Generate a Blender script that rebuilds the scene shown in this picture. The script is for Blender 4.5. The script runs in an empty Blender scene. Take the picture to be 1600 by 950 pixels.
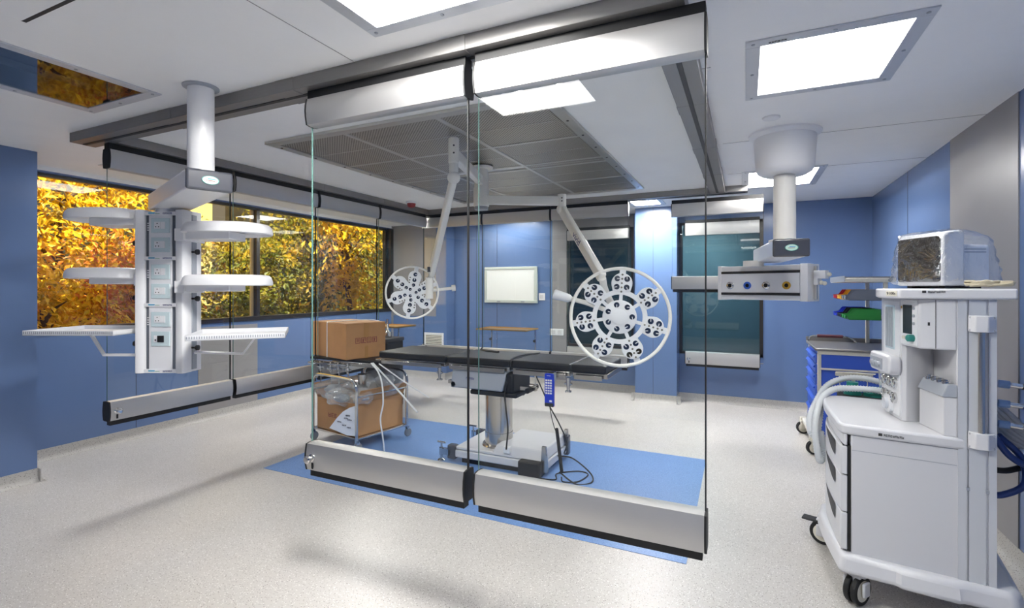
import bpy, bmesh, math, random
from mathutils import Vector, Matrix, noise
random.seed(7)
C = bpy.context.scene.collection
PI = math.pi
R = math.radians
# ------------------------------------------------------------------ camera
cam = bpy.data.cameras.new('camera'); co = bpy.data.objects.new('camera', cam); C.objects.link(co)
co.location = (0, 0, 1.5); co.rotation_euler = (R(90), 0, R(25.13))
cam.sensor_width = 36; cam.lens = 777.6 / 1600 * 36; cam.shift_y = -(475 - 449) / 1600
cam.clip_start = .05
S = bpy.context.scene; S.camera = co
# ------------------------------------------------------------------ world, sun, exposure
W = bpy.data.worlds.new('world'); S.world = W; W.use_nodes = True
bg = W.node_tree.nodes['Background']; bg.inputs[0].default_value = (.75, .6, .4, 1); bg.inputs[1].default_value = .35
sun = bpy.data.lights.new('sun', 'SUN'); sun.energy = 13; sun.color = (1, .95, .72); sun.angle = R(1.5)
so = bpy.data.objects.new('sun', sun); C.objects.link(so)
so.rotation_euler = Vector((-.62, .22, -.75)).to_track_quat('-Z', 'Y').to_euler()
S.view_settings.view_transform = 'Standard'; S.view_settings.look = 'None'
S.view_settings.gamma = 1; S.view_settings.exposure = .08; S.view_settings.use_curve_mapping = False
TUBE = 330.0; TRAY = 20.0; GAIN = (.32, .48, 1.35, 1.9, .5, 1.05, .36, .34)     # strength of each ceiling light
try:
    S.cycles.transparent_max_bounces = 24; S.cycles.max_bounces = 10
except Exception: pass

# ------------------------------------------------------------------ materials
def lin(c): return tuple(((v / 255) / 12.92 if v / 255 <= .04045 else ((v / 255 + .055) / 1.055) ** 2.4) for v in c) + (1,)
def mat(name, rgb, rough=.5, metal=0, bump=0, bscale=200, var=0, vscale=4, coat=0, trans=0, emis=0, spec=None):
    m = bpy.data.materials.new(name); m.use_nodes = True; nt = m.node_tree; b = nt.nodes['Principled BSDF']
    b.inputs['Base Color'].default_value = lin(rgb); b.inputs['Roughness'].default_value = rough; b.inputs['Metallic'].default_value = metal
    if coat: b.inputs['Coat Weight'].default_value = coat; b.inputs['Coat Roughness'].default_value = .08
    if spec is not None: b.inputs['Specular IOR Level'].default_value = spec
    if trans: b.inputs['Transmission Weight'].default_value = trans
    if emis: b.inputs['Emission Color'].default_value = lin(rgb); b.inputs['Emission Strength'].default_value = emis
    tc = nt.nodes.new('ShaderNodeTexCoord')
    if var:
        n = nt.nodes.new('ShaderNodeTexNoise'); n.inputs['Scale'].default_value = vscale; n.inputs['Detail'].default_value = 4
        r = nt.nodes.new('ShaderNodeValToRGB'); l = lin(rgb)
        r.color_ramp.elements[0].position = .35; r.color_ramp.elements[1].position = .65
        r.color_ramp.elements[0].color = tuple(v * (1 - var) for v in l[:3]) + (1,)
        r.color_ramp.elements[1].color = tuple(min(1, v * (1 + var)) for v in l[:3]) + (1,)
        nt.links.new(tc.outputs['Object'], n.inputs['Vector']); nt.links.new(n.outputs['Fac'], r.inputs['Fac']); nt.links.new(r.outputs['Color'], b.inputs['Base Color'])
    if bump:
        n = nt.nodes.new('ShaderNodeTexNoise'); n.inputs['Scale'].default_value = bscale
        bp = nt.nodes.new('ShaderNodeBump'); bp.inputs['Strength'].default_value = bump; bp.inputs['Distance'].default_value = .01
        nt.links.new(tc.outputs['Object'], n.inputs['Vector']); nt.links.new(n.outputs['Fac'], bp.inputs['Height']); nt.links.new(bp.outputs['Normal'], b.inputs['Normal'])
    return m
def brushed(name, rgb, rough, axis=(1, 60, 60), amt=.25):
    m = mat(name, rgb, rough, 1); nt = m.node_tree; b = nt.nodes['Principled BSDF']
    tc = nt.nodes.new('ShaderNodeTexCoord'); mp = nt.nodes.new('ShaderNodeMapping'); mp.inputs['Scale'].default_value = axis
    n = nt.nodes.new('ShaderNodeTexNoise'); n.inputs['Scale'].default_value = 6; n.inputs['Detail'].default_value = 6
    mr = nt.nodes.new('ShaderNodeMapRange'); mr.inputs['To Min'].default_value = rough - amt * .3; mr.inputs['To Max'].default_value = rough + amt * .5
    nt.links.new(tc.outputs['Object'], mp.inputs['Vector']); nt.links.new(mp.outputs['Vector'], n.inputs['Vector'])
    nt.links.new(n.outputs['Fac'], mr.inputs['Value']); nt.links.new(mr.outputs['Result'], b.inputs['Roughness'])
    return m
def speckle(name, base, darks, rough=.4, scale=75):
    m = mat(name, base, rough); nt = m.node_tree; b = nt.nodes['Principled BSDF']; tc = nt.nodes.new('ShaderNodeTexCoord')
    prev = None
    big = nt.nodes.new('ShaderNodeTexNoise'); big.inputs['Scale'].default_value = 1.3; big.inputs['Detail'].default_value = 5
    rb = nt.nodes.new('ShaderNodeValToRGB'); l = lin(base)
    rb.color_ramp.elements[0].position = .3; rb.color_ramp.elements[1].position = .7
    rb.color_ramp.elements[0].color = tuple(v * .9 for v in l[:3]) + (1,); rb.color_ramp.elements[1].color = l
    nt.links.new(tc.outputs['Object'], big.inputs['Vector']); nt.links.new(big.outputs['Fac'], rb.inputs['Fac'])
    prev = rb.outputs['Color']
    for i, (c, sc, th) in enumerate(darks):
        v = nt.nodes.new('ShaderNodeTexVoronoi'); v.inputs['Scale'].default_value = sc
        mp = nt.nodes.new('ShaderNodeMapping'); mp.inputs['Location'].default_value = (i * 3.1, i * 1.7, .3 * i)
        mr = nt.nodes.new('ShaderNodeMapRange'); mr.inputs['From Min'].default_value = th; mr.inputs['From Max'].default_value = th * .6
        mx = nt.nodes.new('ShaderNodeMix'); mx.data_type = 'RGBA'
        nt.links.new(tc.outputs['Object'], mp.inputs['Vector']); nt.links.new(mp.outputs['Vector'], v.inputs['Vector'])
        nt.links.new(v.outputs['Distance'], mr.inputs['Value']); nt.links.new(mr.outputs['Result'], mx.inputs['Factor'])
        nt.links.new(prev, mx.inputs['A']); mx.inputs['B'].default_value = lin(c); prev = mx.outputs['Result']
    nt.links.new(prev, b.inputs['Base Color'])
    return m
def glass(name, tint=(.982, .993, .988), ior=1.45, rough=0.0, extra=-.008, gloss=(1, 1, 1)):
    m = bpy.data.materials.new(name); m.use_nodes = True; nt = m.node_tree; nt.nodes.clear()
    o = nt.nodes.new('ShaderNodeOutputMaterial'); t = nt.nodes.new('ShaderNodeBsdfTransparent'); g = nt.nodes.new('ShaderNodeBsdfGlossy')
    t.inputs[0].default_value = tint + (1,); g.inputs[0].default_value = gloss + (1,); g.inputs['Roughness'].default_value = rough
    # Schlick reflectance, the same from either side of the pane
    f = nt.nodes.new('ShaderNodeLayerWeight'); f.inputs[0].default_value = .5; mx = nt.nodes.new('ShaderNodeMixShader'); f0 = ((ior - 1) / (ior + 1)) ** 2 + extra
    pw = nt.nodes.new('ShaderNodeMath'); pw.operation = 'POWER'; pw.inputs[1].default_value = 5; nt.links.new(f.outputs['Facing'], pw.inputs[0])
    a = nt.nodes.new('ShaderNodeMath'); a.operation = 'MULTIPLY_ADD'; a.inputs[1].default_value = 1 - f0; a.inputs[2].default_value = f0; nt.links.new(pw.outputs[0], a.inputs[0]); fac = a.outputs[0]
    nt.links.new(fac, mx.inputs[0]); nt.links.new(t.outputs[0], mx.inputs[1]); nt.links.new(g.outputs[0], mx.inputs[2]); nt.links.new(mx.outputs[0], o.inputs[0])
    return m
def film(name, rough=.12, opac=.25, col=(.9, .92, .95), metal=.3):
    m = bpy.data.materials.new(name); m.use_nodes = True; nt = m.node_tree; nt.nodes.clear()
    o = nt.nodes.new('ShaderNodeOutputMaterial'); t = nt.nodes.new('ShaderNodeBsdfTransparent')
    p = nt.nodes.new('ShaderNodeBsdfPrincipled'); p.inputs['Base Color'].default_value = col + (1,); p.inputs['Roughness'].default_value = rough; p.inputs['Metallic'].default_value = metal
    tc = nt.nodes.new('ShaderNodeTexCoord'); n = nt.nodes.new('ShaderNodeTexNoise'); n.inputs['Scale'].default_value = 14; n.inputs['Detail'].default_value = 3; n.inputs['Distortion'].default_value = 1.2
    bp = nt.nodes.new('ShaderNodeBump'); bp.inputs['Strength'].default_value = .6; bp.inputs['Distance'].default_value = .02
    lw = nt.nodes.new('ShaderNodeLayerWeight'); lw.inputs[0].default_value = .35
    a = nt.nodes.new('ShaderNodeMath'); a.operation = 'MULTIPLY_ADD'; a.inputs[1].default_value = .45; a.inputs[2].default_value = opac; a.use_clamp = True
    mx = nt.nodes.new('ShaderNodeMixShader')
    L = nt.links.new
    L(tc.outputs['Object'], n.inputs['Vector']); L(n.outputs['Fac'], bp.inputs['Height']); L(bp.outputs['Normal'], p.inputs['Normal']); L(bp.outputs['Normal'], lw.inputs['Normal'])
    L(lw.outputs['Facing'], a.inputs[0]); L(a.outputs[0], mx.inputs[0]); L(t.outputs[0], mx.inputs[1]); L(p.outputs[0], mx.inputs[2]); L(mx.outputs[0], o.inputs[0])
    return m
def emit(name, rgb, s):
    m = bpy.data.materials.new(name); m.use_nodes = True; nt = m.node_tree; nt.nodes.clear()
    o = nt.nodes.new('ShaderNodeOutputMaterial'); e = nt.nodes.new('ShaderNodeEmission'); e.inputs[0].default_value = rgb + (1,); e.inputs[1].default_value = s
    nt.links.new(e.outputs[0], o.inputs[0]); return m
def perforated(name):
    m = brushed(name, (150, 148, 144), .38, (30, 30, 30), .1); nt = m.node_tree; b = nt.nodes['Principled BSDF']
    tc = nt.nodes.new('ShaderNodeTexCoord'); v = nt.nodes.new('ShaderNodeTexVoronoi'); v.inputs['Scale'].default_value = 62; v.inputs['Randomness'].default_value = 0
    mr = nt.nodes.new('ShaderNodeMapRange'); mr.inputs['From Min'].default_value = .34; mr.inputs['From Max'].default_value = .28
    mx = nt.nodes.new('ShaderNodeMix'); mx.data_type = 'RGBA'; mx.inputs['A'].default_value = lin((190, 184, 174)); mx.inputs['B'].default_value = lin((58, 55, 50))
    mp = nt.nodes.new('ShaderNodeMapping'); mp.inputs['Rotation'].default_value = (0, 0, R(45)); mp.inputs['Scale'].default_value = (1, 1, 0)
    L = nt.links.new
    L(tc.outputs['Object'], mp.inputs['Vector']); L(mp.outputs['Vector'], v.inputs['Vector']); L(v.outputs['Distance'], mr.inputs['Value']); L(mr.outputs['Result'], mx.inputs['Factor']); L(mx.outputs['Result'], b.inputs['Base Color'])
    return m
def leafmat(name, cols):
    m = mat(name, cols[0], .5); nt = m.node_tree; b = nt.nodes['Principled BSDF']; o = nt.nodes['Material Output']
    tc = nt.nodes.new('ShaderNodeTexCoord'); n = nt.nodes.new('ShaderNodeTexNoise'); n.inputs['Scale'].default_value = 3.0; n.inputs['Detail'].default_value = 6
    r = nt.nodes.new('ShaderNodeValToRGB'); el = r.color_ramp.elements
    while len(el) < len(cols): el.new(.5)
    for i, c in enumerate(cols): el[i].position = .28 + .44 * i / (len(cols) - 1); el[i].color = lin(c)
    tr = nt.nodes.new('ShaderNodeBsdfTranslucent'); mx = nt.nodes.new('ShaderNodeMixShader'); mx.inputs[0].default_value = .4
    L = nt.links.new
    L(tc.outputs['Object'], n.inputs['Vector']); L(n.outputs['Fac'], r.inputs['Fac']); L(r.outputs['Color'], b.inputs['Base Color']); L(r.outputs['Color'], tr.inputs[0])
    L(b.outputs[0], mx.inputs[1]); L(tr.outputs[0], mx.inputs[2]); L(mx.outputs[0], o.inputs[0])
    return m

M = dict(
    blue=mat('blue_laminate', (97, 121, 163), .22, var=.03, vscale=1.5), grey=mat('grey_laminate', (142, 140, 142), .4, var=.03, vscale=2),
    ceil=mat('ceiling_paint', (250, 250, 250), .6, var=.015), white=mat('white_paint', (232, 233, 236), .35), offwhite=mat('offwhite_enamel', (246, 243, 236), .3),
    pendant=mat('pendant_white', (240, 240, 242), .3), plastic=mat('white_plastic', (208, 208, 212), .3), alu=brushed('brushed_aluminium', (205, 204, 203), .5, (1.5, 80, 80), .15),
    frame=mat('pale_metal', (205, 208, 214), .4, .3), beam=brushed('dull_steel', (150, 148, 147), .5, (2, 30, 30), .2), steel=brushed('stainless_steel', (200, 196, 190), .2, (80, 80, 1.5), .15),
    chrome=mat('chrome', (215, 215, 215), .12, 1), black=mat('black_rubber', (20, 20, 22), .55), blackpad=mat('black_upholstery', (21, 21, 23), .5, bump=.05, bscale=300),
    dark=mat('dark_grey_plastic', (72, 74, 82), .18, coat=.5), grey2=mat('mid_grey_plastic', (160, 165, 174), .35), slot=mat('dark_slot', (40, 40, 42), .6),
    glass=glass('clear_glass'), edge=mat('glass_edge', (92, 126, 120), .25), tint=glass('dim_window_glass', (.56, .64, .67), 1.5), wglass=glass('window_glass', (.97, .96, .93), 1.45),
    card=mat('cardboard', (178, 132, 88), .75, var=.06, vscale=6), cardi=mat('cardboard_inside', (150, 110, 70), .8), tape=mat('packing_tape', (170, 125, 70), .3), red=mat('stamp_ink', (130, 62, 60), .7),
    paper=mat('paper', (225, 228, 238), .7), ink=mat('ink', (45, 45, 60), .7), film=film('plastic_film', .1, .2), film2=film('wrapping_film', .09, .17, (.9, .92, .95), 1.0),
    cartblue=mat('blue_cabinet_paint', (62, 98, 205), .3), remote=mat('remote_blue', (28, 58, 190), .3), teal=mat('teal_plastic', (40, 130, 120), .35), cream=mat('cream_plastic', (222, 218, 205), .45),
    screen=mat('dark_screen', (22, 42, 50), .1, coat=.3), scr2=mat('grey_screen', (40, 42, 46), .18), panelglass=mat('pale_glass_plate', (205, 222, 226), .12, coat=.4),
    cyan=mat('cyan_print', (60, 160, 200), .5), green=mat('green_print', (120, 175, 140), .5), navy=mat('navy_print', (60, 66, 120), .5), badge=mat('badge_green', (196, 226, 214), .3),
    redbin=mat('red_plastic', (170, 30, 45), .4), yelbin=mat('yellow_plastic', (230, 175, 35), .4), grybin=mat('grey_bin', (120, 126, 138), .45), blubin=mat('blue_plastic', (35, 60, 200), .4), blkbin=mat('black_bin', (30, 30, 38), .4), grnbin=mat('green_plastic', (45, 140, 60), .4),
    maroon=mat('maroon_grip', (80, 32, 46), .5), gasblue=mat('gas_blue', (50, 100, 200), .35), gasyel=mat('gas_yellow', (205, 160, 50), .35), hosewhite=mat('clear_white_hose', (222, 226, 230), .35, trans=.2), hoseblue=mat('blue_hose', (35, 60, 120), .4), hosegrey=mat('pale_hose', (170, 172, 176), .5),
    beige=mat('beige_cable', (190, 180, 155), .5), alarm=mat('alarm_red', (150, 35, 35), .35), board=mat('white_board', (240, 242, 240), .25), boardf=mat('pale_board_frame', (205, 214, 208), .35, .3), bark=mat('bark', (85, 65, 45), .9, bump=.5, bscale=20),
    concrete=mat('outdoor_paving', (150, 135, 110), .9, var=.1), yellowwall=mat('cream_outdoor_wall', (250, 214, 130), .8, var=.05), hedge=mat('far_hedge', (52, 46, 22), .9, var=.5, vscale=5),
    lens=mat('lens_reflector', (120, 122, 130), .15, 1), goldlens=mat('amber_reflector', (130, 105, 60), .2, 1), led=mat('small_lens', (165, 160, 150), .2, .6),
    winframe=mat('black_window_frame', (38, 34, 32), .35), reveal=mat('window_reveal', (215, 195, 150), .6), corr=mat('corridor_paint', (118, 140, 146), .5), perf=perforated('perforated_steel'), dframe=brushed('diffuser_frame', (205, 203, 198), .35, (20, 20, 20), .1),
    tray=mat('steel_tray_top', (196, 160, 105), .3, .7), clear=film('clear_cup', .1, .25))
M['floor'] = speckle('terrazzo_vinyl', (200, 196, 192), [((96, 88, 84), 62, .17), ((150, 145, 140), 90, .26), ((238, 236, 232), 80, .24)], .36)
M['cove'] = speckle('terrazzo_cove', (186, 184, 180), [((84, 78, 76), 62, .2), ((135, 130, 126), 90, .28)], .45)
M['inlay'] = speckle('blue_vinyl', (112, 148, 202), [((80, 118, 180), 70, .3), ((140, 178, 230), 90, .25)], .36)
M['leafY'] = leafmat('leaf_yellow', [(110, 104, 24), (206, 170, 20), (246, 206, 50), (210, 150, 24)])
M['leafO'] = leafmat('leaf_orange', [(90, 100, 30), (196, 150, 34), (206, 112, 40), (226, 186, 50)])
M['leafG'] = leafmat('leaf_green', [(46, 60, 18), (120, 124, 34), (170, 150, 40), (214, 168, 40)])

# ------------------------------------------------------------------ mesh helpers
class MB:
    def __init__(s): s.bm = bmesh.new(); s.mi = 0; s.T = Matrix.Identity(4)
    def _v(s, p): return s.bm.verts.new(s.T @ Vector(p))
    def _f(s, vs):
        try: f = s.bm.faces.new(vs); f.material_index = s.mi; return f
        except ValueError: pass
    def box(s, lo, hi):
        x0, y0, z0 = lo; x1, y1, z1 = hi
        v = [s._v(p) for p in ((x0, y0, z0), (x1, y0, z0), (x1, y1, z0), (x0, y1, z0), (x0, y0, z1), (x1, y0, z1), (x1, y1, z1), (x0, y1, z1))]
        for q in ((0, 3, 2, 1), (4, 5, 6, 7), (0, 1, 5, 4), (1, 2, 6, 5), (2, 3, 7, 6), (3, 0, 4, 7)): s._f([v[i] for i in q])
        return s
    def cbox(s, c, d): return s.box([c[i] - d[i] / 2 for i in range(3)], [c[i] + d[i] / 2 for i in range(3)])
    def prism(s, pts, z0, z1, top=None):
        a = sum(pts[i][0] * pts[(i + 1) % len(pts)][1] - pts[(i + 1) % len(pts)][0] * pts[i][1] for i in range(len(pts)))
        if a < 0: pts = pts[::-1]; top = top[::-1] if top else None
        t = top or pts
        lo = [s._v((p[0], p[1], z0)) for p in pts]; hi = [s._v((p[0], p[1], z1)) for p in t]; n = len(pts)
        s._f(lo[::-1]); s._f(hi)
        for i in range(n): s._f([lo[i], lo[(i + 1) % n], hi[(i + 1) % n], hi[i]])
        return s
    def extr(s, prof, a, b, axis='x'):      # profile of (p,q) extruded along an axis
        f = {'x': lambda t, p: (t, p[0], p[1]), 'y': lambda t, p: (p[0], t, p[1])}[axis]
        A = [s._v(f(a, p)) for p in prof]; B = [s._v(f(b, p)) for p in prof]; n = len(prof)
        s._f(A); s._f(B[::-1])
        for i in range(n): s._f([A[i], B[i], B[(i + 1) % n], A[(i + 1) % n]])
        return s
    def tube(s, pts, r, seg=10, closed=False, cap=True, rf=None):
        pts = [Vector(p) for p in pts]; n = len(pts); rings = []; up = None
        for i, p in enumerate(pts):
            if closed: t = pts[(i + 1) % n] - pts[i - 1]
            else: t = pts[min(i + 1, n - 1)] - pts[max(i - 1, 0)]
            t.normalize()
            if up is None: up = t.orthogonal().normalized()
            up = (up - t * up.dot(t)).normalized(); w = t.cross(up)
            rr = rf(i / max(1, n - 1)) if rf else (r[i] if isinstance(r, (list, tuple)) else r)
            rings.append([s._v(p + (up * math.cos(2 * PI * k / seg) + w * math.sin(2 * PI * k / seg)) * rr) for k in range(seg)])
        for i in range(n if closed else n - 1):
            A, B = rings[i], rings[(i + 1) % n]
            for k in range(seg): s._f([A[k], A[(k + 1) % seg], B[(k + 1) % seg], B[k]])
        if cap and not closed: s._f(rings[0][::-1]); s._f(rings[-1])
        return s
    def cyl(s, a, b, r, r2=None, seg=24): return s.tube([a, b], [r, r if r2 is None else r2], seg)
    def lathe(s, prof, c=(0, 0, 0), seg=32):
        rings = []
        for r, z in prof:
            rings.append([s._v((c[0] + r * math.cos(2 * PI * k / seg), c[1] + r * math.sin(2 * PI * k / seg), c[2] + z)) for k in range(seg)] if r > 1e-6 else [s._v((c[0], c[1], c[2] + z))])
        for A, B in zip(rings, rings[1:]):
            for k in range(seg):
                if len(A) == 1 and len(B) == 1: continue
                if len(A) == 1: s._f([A[0], B[(k + 1) % seg], B[k]])
                elif len(B) == 1: s._f([A[k], A[(k + 1) % seg], B[0]])
                else: s._f([A[k], A[(k + 1) % seg], B[(k + 1) % seg], B[k]])
        for Rg, fl in ((rings[0], 1), (rings[-1], 0)):
            if len(Rg) > 1: s._f(Rg[::-1] if fl else Rg)
        return s
    def torus(s, c, Rr, r, seg=48, sub=10):
        return s.tube([(c[0] + Rr * math.cos(2 * PI * k / seg), c[1] + Rr * math.sin(2 * PI * k / seg), c[2]) for k in range(seg)], r, sub, True)
    def sph(s, c, r, sub=2, sc=(1, 1, 1), nz=0, ns=3, seed=0):
        t = bmesh.ops.create_icosphere(s.bm, subdivisions=sub, radius=1)
        for v in t['verts']:
            p = v.co.copy(); k = 1 + nz * noise.noise(p * ns + Vector((seed * 7.3, seed * 3.1, 0))) if nz else 1
            v.co = s.T @ Vector((c[0] + p.x * r * sc[0] * k, c[1] + p.y * r * sc[1] * k, c[2] + p.z * r * sc[2] * k))
        for v in t['verts']:
            for f in v.link_faces: f.material_index = s.mi
        return s
    def build(s, name, mats, parent=None, loc=(0, 0, 0), rot=(0, 0, 0), bevel=0, segs=2, angle=35, fix=True):
        if fix: bmesh.ops.recalc_face_normals(s.bm, faces=s.bm.faces)
        me = bpy.data.meshes.new(name); s.bm.to_mesh(me); s.bm.free()
        for m in (mats if isinstance(mats, (list, tuple)) else [mats]): me.materials.append(M[m] if isinstance(m, str) else m)
        me.polygons.foreach_set('use_smooth', [True] * len(me.polygons)); me.set_sharp_from_angle(angle=R(angle))
        o = bpy.data.objects.new(name, me); C.objects.link(o); o.location = loc
        o.rotation_euler = rot if isinstance(rot, (tuple, list)) else (0, 0, rot)
        if parent: o.parent = parent
        if bevel:
            b = o.modifiers.new('bevel', 'BEVEL'); b.width = bevel; b.segments = segs; b.limit_method = 'ANGLE'; b.angle_limit = R(40); b.harden_normals = False
        return o
def tag(o, label, cat, group=None):
    o['label'] = label; o['category'] = cat
    if group: o['group'] = group
    return o
def thing(name, label, cat, loc=(0, 0, 0), rz=0, group=None):
    o = bpy.data.objects.new(name, None); C.objects.link(o); o.location = loc; o.rotation_euler = (0, 0, R(rz)); o.empty_display_size = .1
    return tag(o, label, cat, group)
def struct(o): o['kind'] = 'structure'; return o
def dup(root, loc, rz, label, cat=None, group=None):
    def cp(o, par):
        c = o.copy(); C.objects.link(c); c.parent = par
        for ch in list(o.children): cp(ch, c)
        return c
    r = cp(root, None); r.location = loc; r.rotation_euler = (0, 0, R(rz)); r['label'] = label
    return r
def bez(pts, n=10):                          # Catmull-Rom through points
    P = [Vector(p) for p in pts]; P = [P[0] * 2 - P[1]] + P + [P[-1] * 2 - P[-2]]; out = []
    for i in range(1, len(P) - 2):
        for k in range(n):
            t = k / n; a, b, c, d = P[i - 1:i + 3]
            out.append(.5 * ((2 * b) + (c - a) * t + (2 * a - 5 * b + 4 * c - d) * t * t + (3 * b - a - 3 * c + d) * t ** 3))
    return out + [P[-2]]
def rrect(x0, y0, x1, y1, r, n=6):
    o = []
    for cx, cy, a in ((x1 - r, y1 - r, 0), (x0 + r, y1 - r, 90), (x0 + r, y0 + r, 180), (x1 - r, y0 + r, 270)):
        for k in range(n + 1): t = R(a + 90 * k / n); o.append((cx + r * math.cos(t), cy + r * math.sin(t)))
    return o
def look(nrm, up=(0, 0, 1)):                 # matrix whose local Z points along nrm
    z = Vector(nrm).normalized(); x = Vector(up).cross(z).normalized(); y = z.cross(x)
    return Matrix((x, y, z)).transposed().to_4x4()
def text_mesh(body, size, m, parent, loc, mtx, name='lettering', ext=.0006):
    cu = bpy.data.curves.new('t', 'FONT'); cu.body = body; cu.size = size; cu.extrude = ext; cu.align_x = 'CENTER'; cu.align_y = 'CENTER'
    to = bpy.data.objects.new('t', cu); C.objects.link(to); dg = bpy.context.evaluated_depsgraph_get()
    me = bpy.data.meshes.new_from_object(to.evaluated_get(dg)); bpy.data.objects.remove(to); bpy.data.curves.remove(cu)
    me.materials.clear(); me.materials.append(M[m]); o = bpy.data.objects.new(name, me); C.objects.link(o)
    o.matrix_local = Matrix.Translation(loc) @ mtx; o.parent = parent
    return o
def glyphs(mb, x0, x1, z0, z1, y, n, seed=0, d=.0008):      # row of small block characters that are too small to read, on a plane y = const facing -y
    rnd = random.Random(seed); w = (x1 - x0) / n; h = z1 - z0
    for i in range(n):
        a = x0 + i * w; t = w * .17
        k = rnd.randrange(4)
        mb.box((a, y - d, z0), (a + t, y, z1))
        if k != 1: mb.box((a, y - d, z1 - h * .2), (a + w * .75, y, z1))
        if k != 2: mb.box((a, y - d, z0 + h * .4), (a + w * .7, y, z0 + h * .58))
        if k != 3: mb.box((a + w * .58, y - d, z0), (a + w * .75, y, z1 - h * .1 * k))
        if k in (1, 3): mb.box((a, y - d, z0), (a + w * .75, y, z0 + h * .18))

HC = 2.55
# ------------------------------------------------------------------ room shell
XL, XP, YP, XR, YB, YF = -5.5, -4.97, 1.93, 1.33, 7.15, -2.2
fl = struct(MB().box((-6, YF - .2, -.1), (2, YB + .3, 0)).build('floor', 'floor'))
struct(MB().prism([(-3.62, 2.86), (-.29, 2.84), (-.31, 4.63), (-3.62, 4.66)], 0.0003, .0025).build('floor_inlay', 'inlay'))
lights = [(0, 2.35, .66, 3.08), (-.03, 4.99, .64, 5.86), (-1.40, .93, -.70, 1.64), (-1.33, 5.86, -.90, 6.5), (-3.54, .9, -2.87, 1.64)]
behind = [(-5.02, 2.35, -4.40, 3.05), (-4.9, 4.85, -4.28, 5.52), (-3.65, 6.42, -2.95, 7.05), (-.16, -1.1, .5, -.4)]
holes = [(a + .055, b + .055, c - .055, d - .055) for a, b, c, d in lights + behind]
xs = sorted({-6, 2} | {h[0] for h in holes} | {h[2] for h in holes}); ys = sorted({YF - .2, YB + .3} | {h[1] for h in holes} | {h[3] for h in holes})
mb = MB()
for i in range(len(xs) - 1):
    for j in range(len(ys) - 1):
        cx, cy = (xs[i] + xs[i + 1]) / 2, (ys[j] + ys[j + 1]) / 2
        if any(h[0] < cx < h[2] and h[1] < cy < h[3] for h in holes): continue
        mb._f([mb._v((xs[i], ys[j], HC)), mb._v((xs[i], ys[j + 1], HC)), mb._v((xs[i + 1], ys[j + 1], HC)), mb._v((xs[i + 1], ys[j], HC))])
bmesh.ops.remove_doubles(mb.bm, verts=mb.bm.verts, dist=1e-5)
struct(mb.build('ceiling', 'ceil', fix=False))
struct(MB().box((-6.0, YF - .4, 2.75), (2.2, YB + .5, 2.95)).build('sun_blocker', 'ceil'))  # unseen slab added above the ceiling to keep the sun out
ZW0, ZW1, YW1 = 1.09, 2.50, 6.83
mb = MB().box((XL - .15, YP, 0), (XL, YB, ZW0)).box((XL - .15, YP, ZW1), (XL, YB, HC)).box((XL - .15, YW1, ZW0), (XL, YB, ZW1)).box((XL - .15, YP - .2, ZW0), (XL, YP + .02, ZW1)).box((XL - .15, YF - .2, 0), (XP, YP, HC))
struct(mb.build('wall_left', 'blue'))
struct(MB().box((XR, YF - .2, 0), (XR + .15, YB + .2, HC)).build('wall_right', 'blue'))
struct(MB().box((XL, YF - .2, 0), (XR, YF, HC)).build('wall_front', 'blue'))
W2, W3 = (-2.44, -1.44), (-.80, .20); ZD0, ZD1 = .62, 2.36
mb = MB().box((XL, 6.9, 0), (-4.42, YB + .2, HC)).box((-4.42, YB, 0), (W2[0], YB + .2, HC)).box((W2[0], YB, 0), (W2[1], YB + .2, ZD0)).box((W2[0], YB, ZD1), (W2[1], YB + .2, HC)) \
    .box((W2[1], YB, 0), (-1.33, YB + .2, HC)).box((-1.33, 6.70, 0), (W3[0], YB + .2, HC)).box((W3[0], 6.98, 0), (W3[1], YB + .2, ZD0)).box((W3[0], 6.98, ZD1), (W3[1], YB + .2, HC)).box((W3[1], 6.98, 0), (XR, YB + .2, HC))
struct(mb.build('wall_back', 'blue'))
# grey laminate strips set into the blue walls
k = 0
for lo, hi in (((XL, 3.52, .1), (XL + .006, 4.26, 1.05)), ((XR - .006, 3.57, .1), (XR, 4.55, HC)), ((-2.67, YB - .006, .1), (W2[0], YB, HC)), ((W2[0], YB - .006, ZD1), (-1.44, YB, HC)), ((XL, YW1 + .02, .1), (XL + .006, 6.9, HC)), ((XL, 6.894, 1.02), (-4.62, 6.9, HC))):
    k += 1; struct(MB().box(lo, hi).build('trim_%d' % k, 'grey'))
struct(MB().box((XL, YP, ZW1 + .012), (XL + .005, YW1 + .06, HC)).build('trim_13', 'ceil'))
# thin joints between the laminate sheets
mb = MB()
for x in (-3.62, -4.0): mb.box((x, YB - .003, .1), (x + .003, YB, HC))
for y in (1.0, -.2, 2.9, 5.1, 6.0): mb.box((XL if y > YP else XP, y, .1), ((XL if y > YP else XP) + .002, y + .003, ZW0 if y > YP else HC))
for y in (5.6, 2.6): mb.box((XR - .002, y, .1), (XR, y + .003, HC))
mb.box((-1.1, 6.697, .1), (-1.097, 6.7, HC)); struct(mb.build('trim_7', 'slot'))
# ceiling sheet joints
mb = MB()
for y in (5.05, 3.95): mb.box((-.15, y, HC - .0015), (XR, y + .003, HC + .001))
mb.box((-1.65, .2, HC - .0015), (-1.647, 1.78, HC + .001))
mb.box((-.33, 2.55, HC - .0015), (-.15, 2.553, HC + .001)); struct(mb.build('trim_8', 'grey'))
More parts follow.
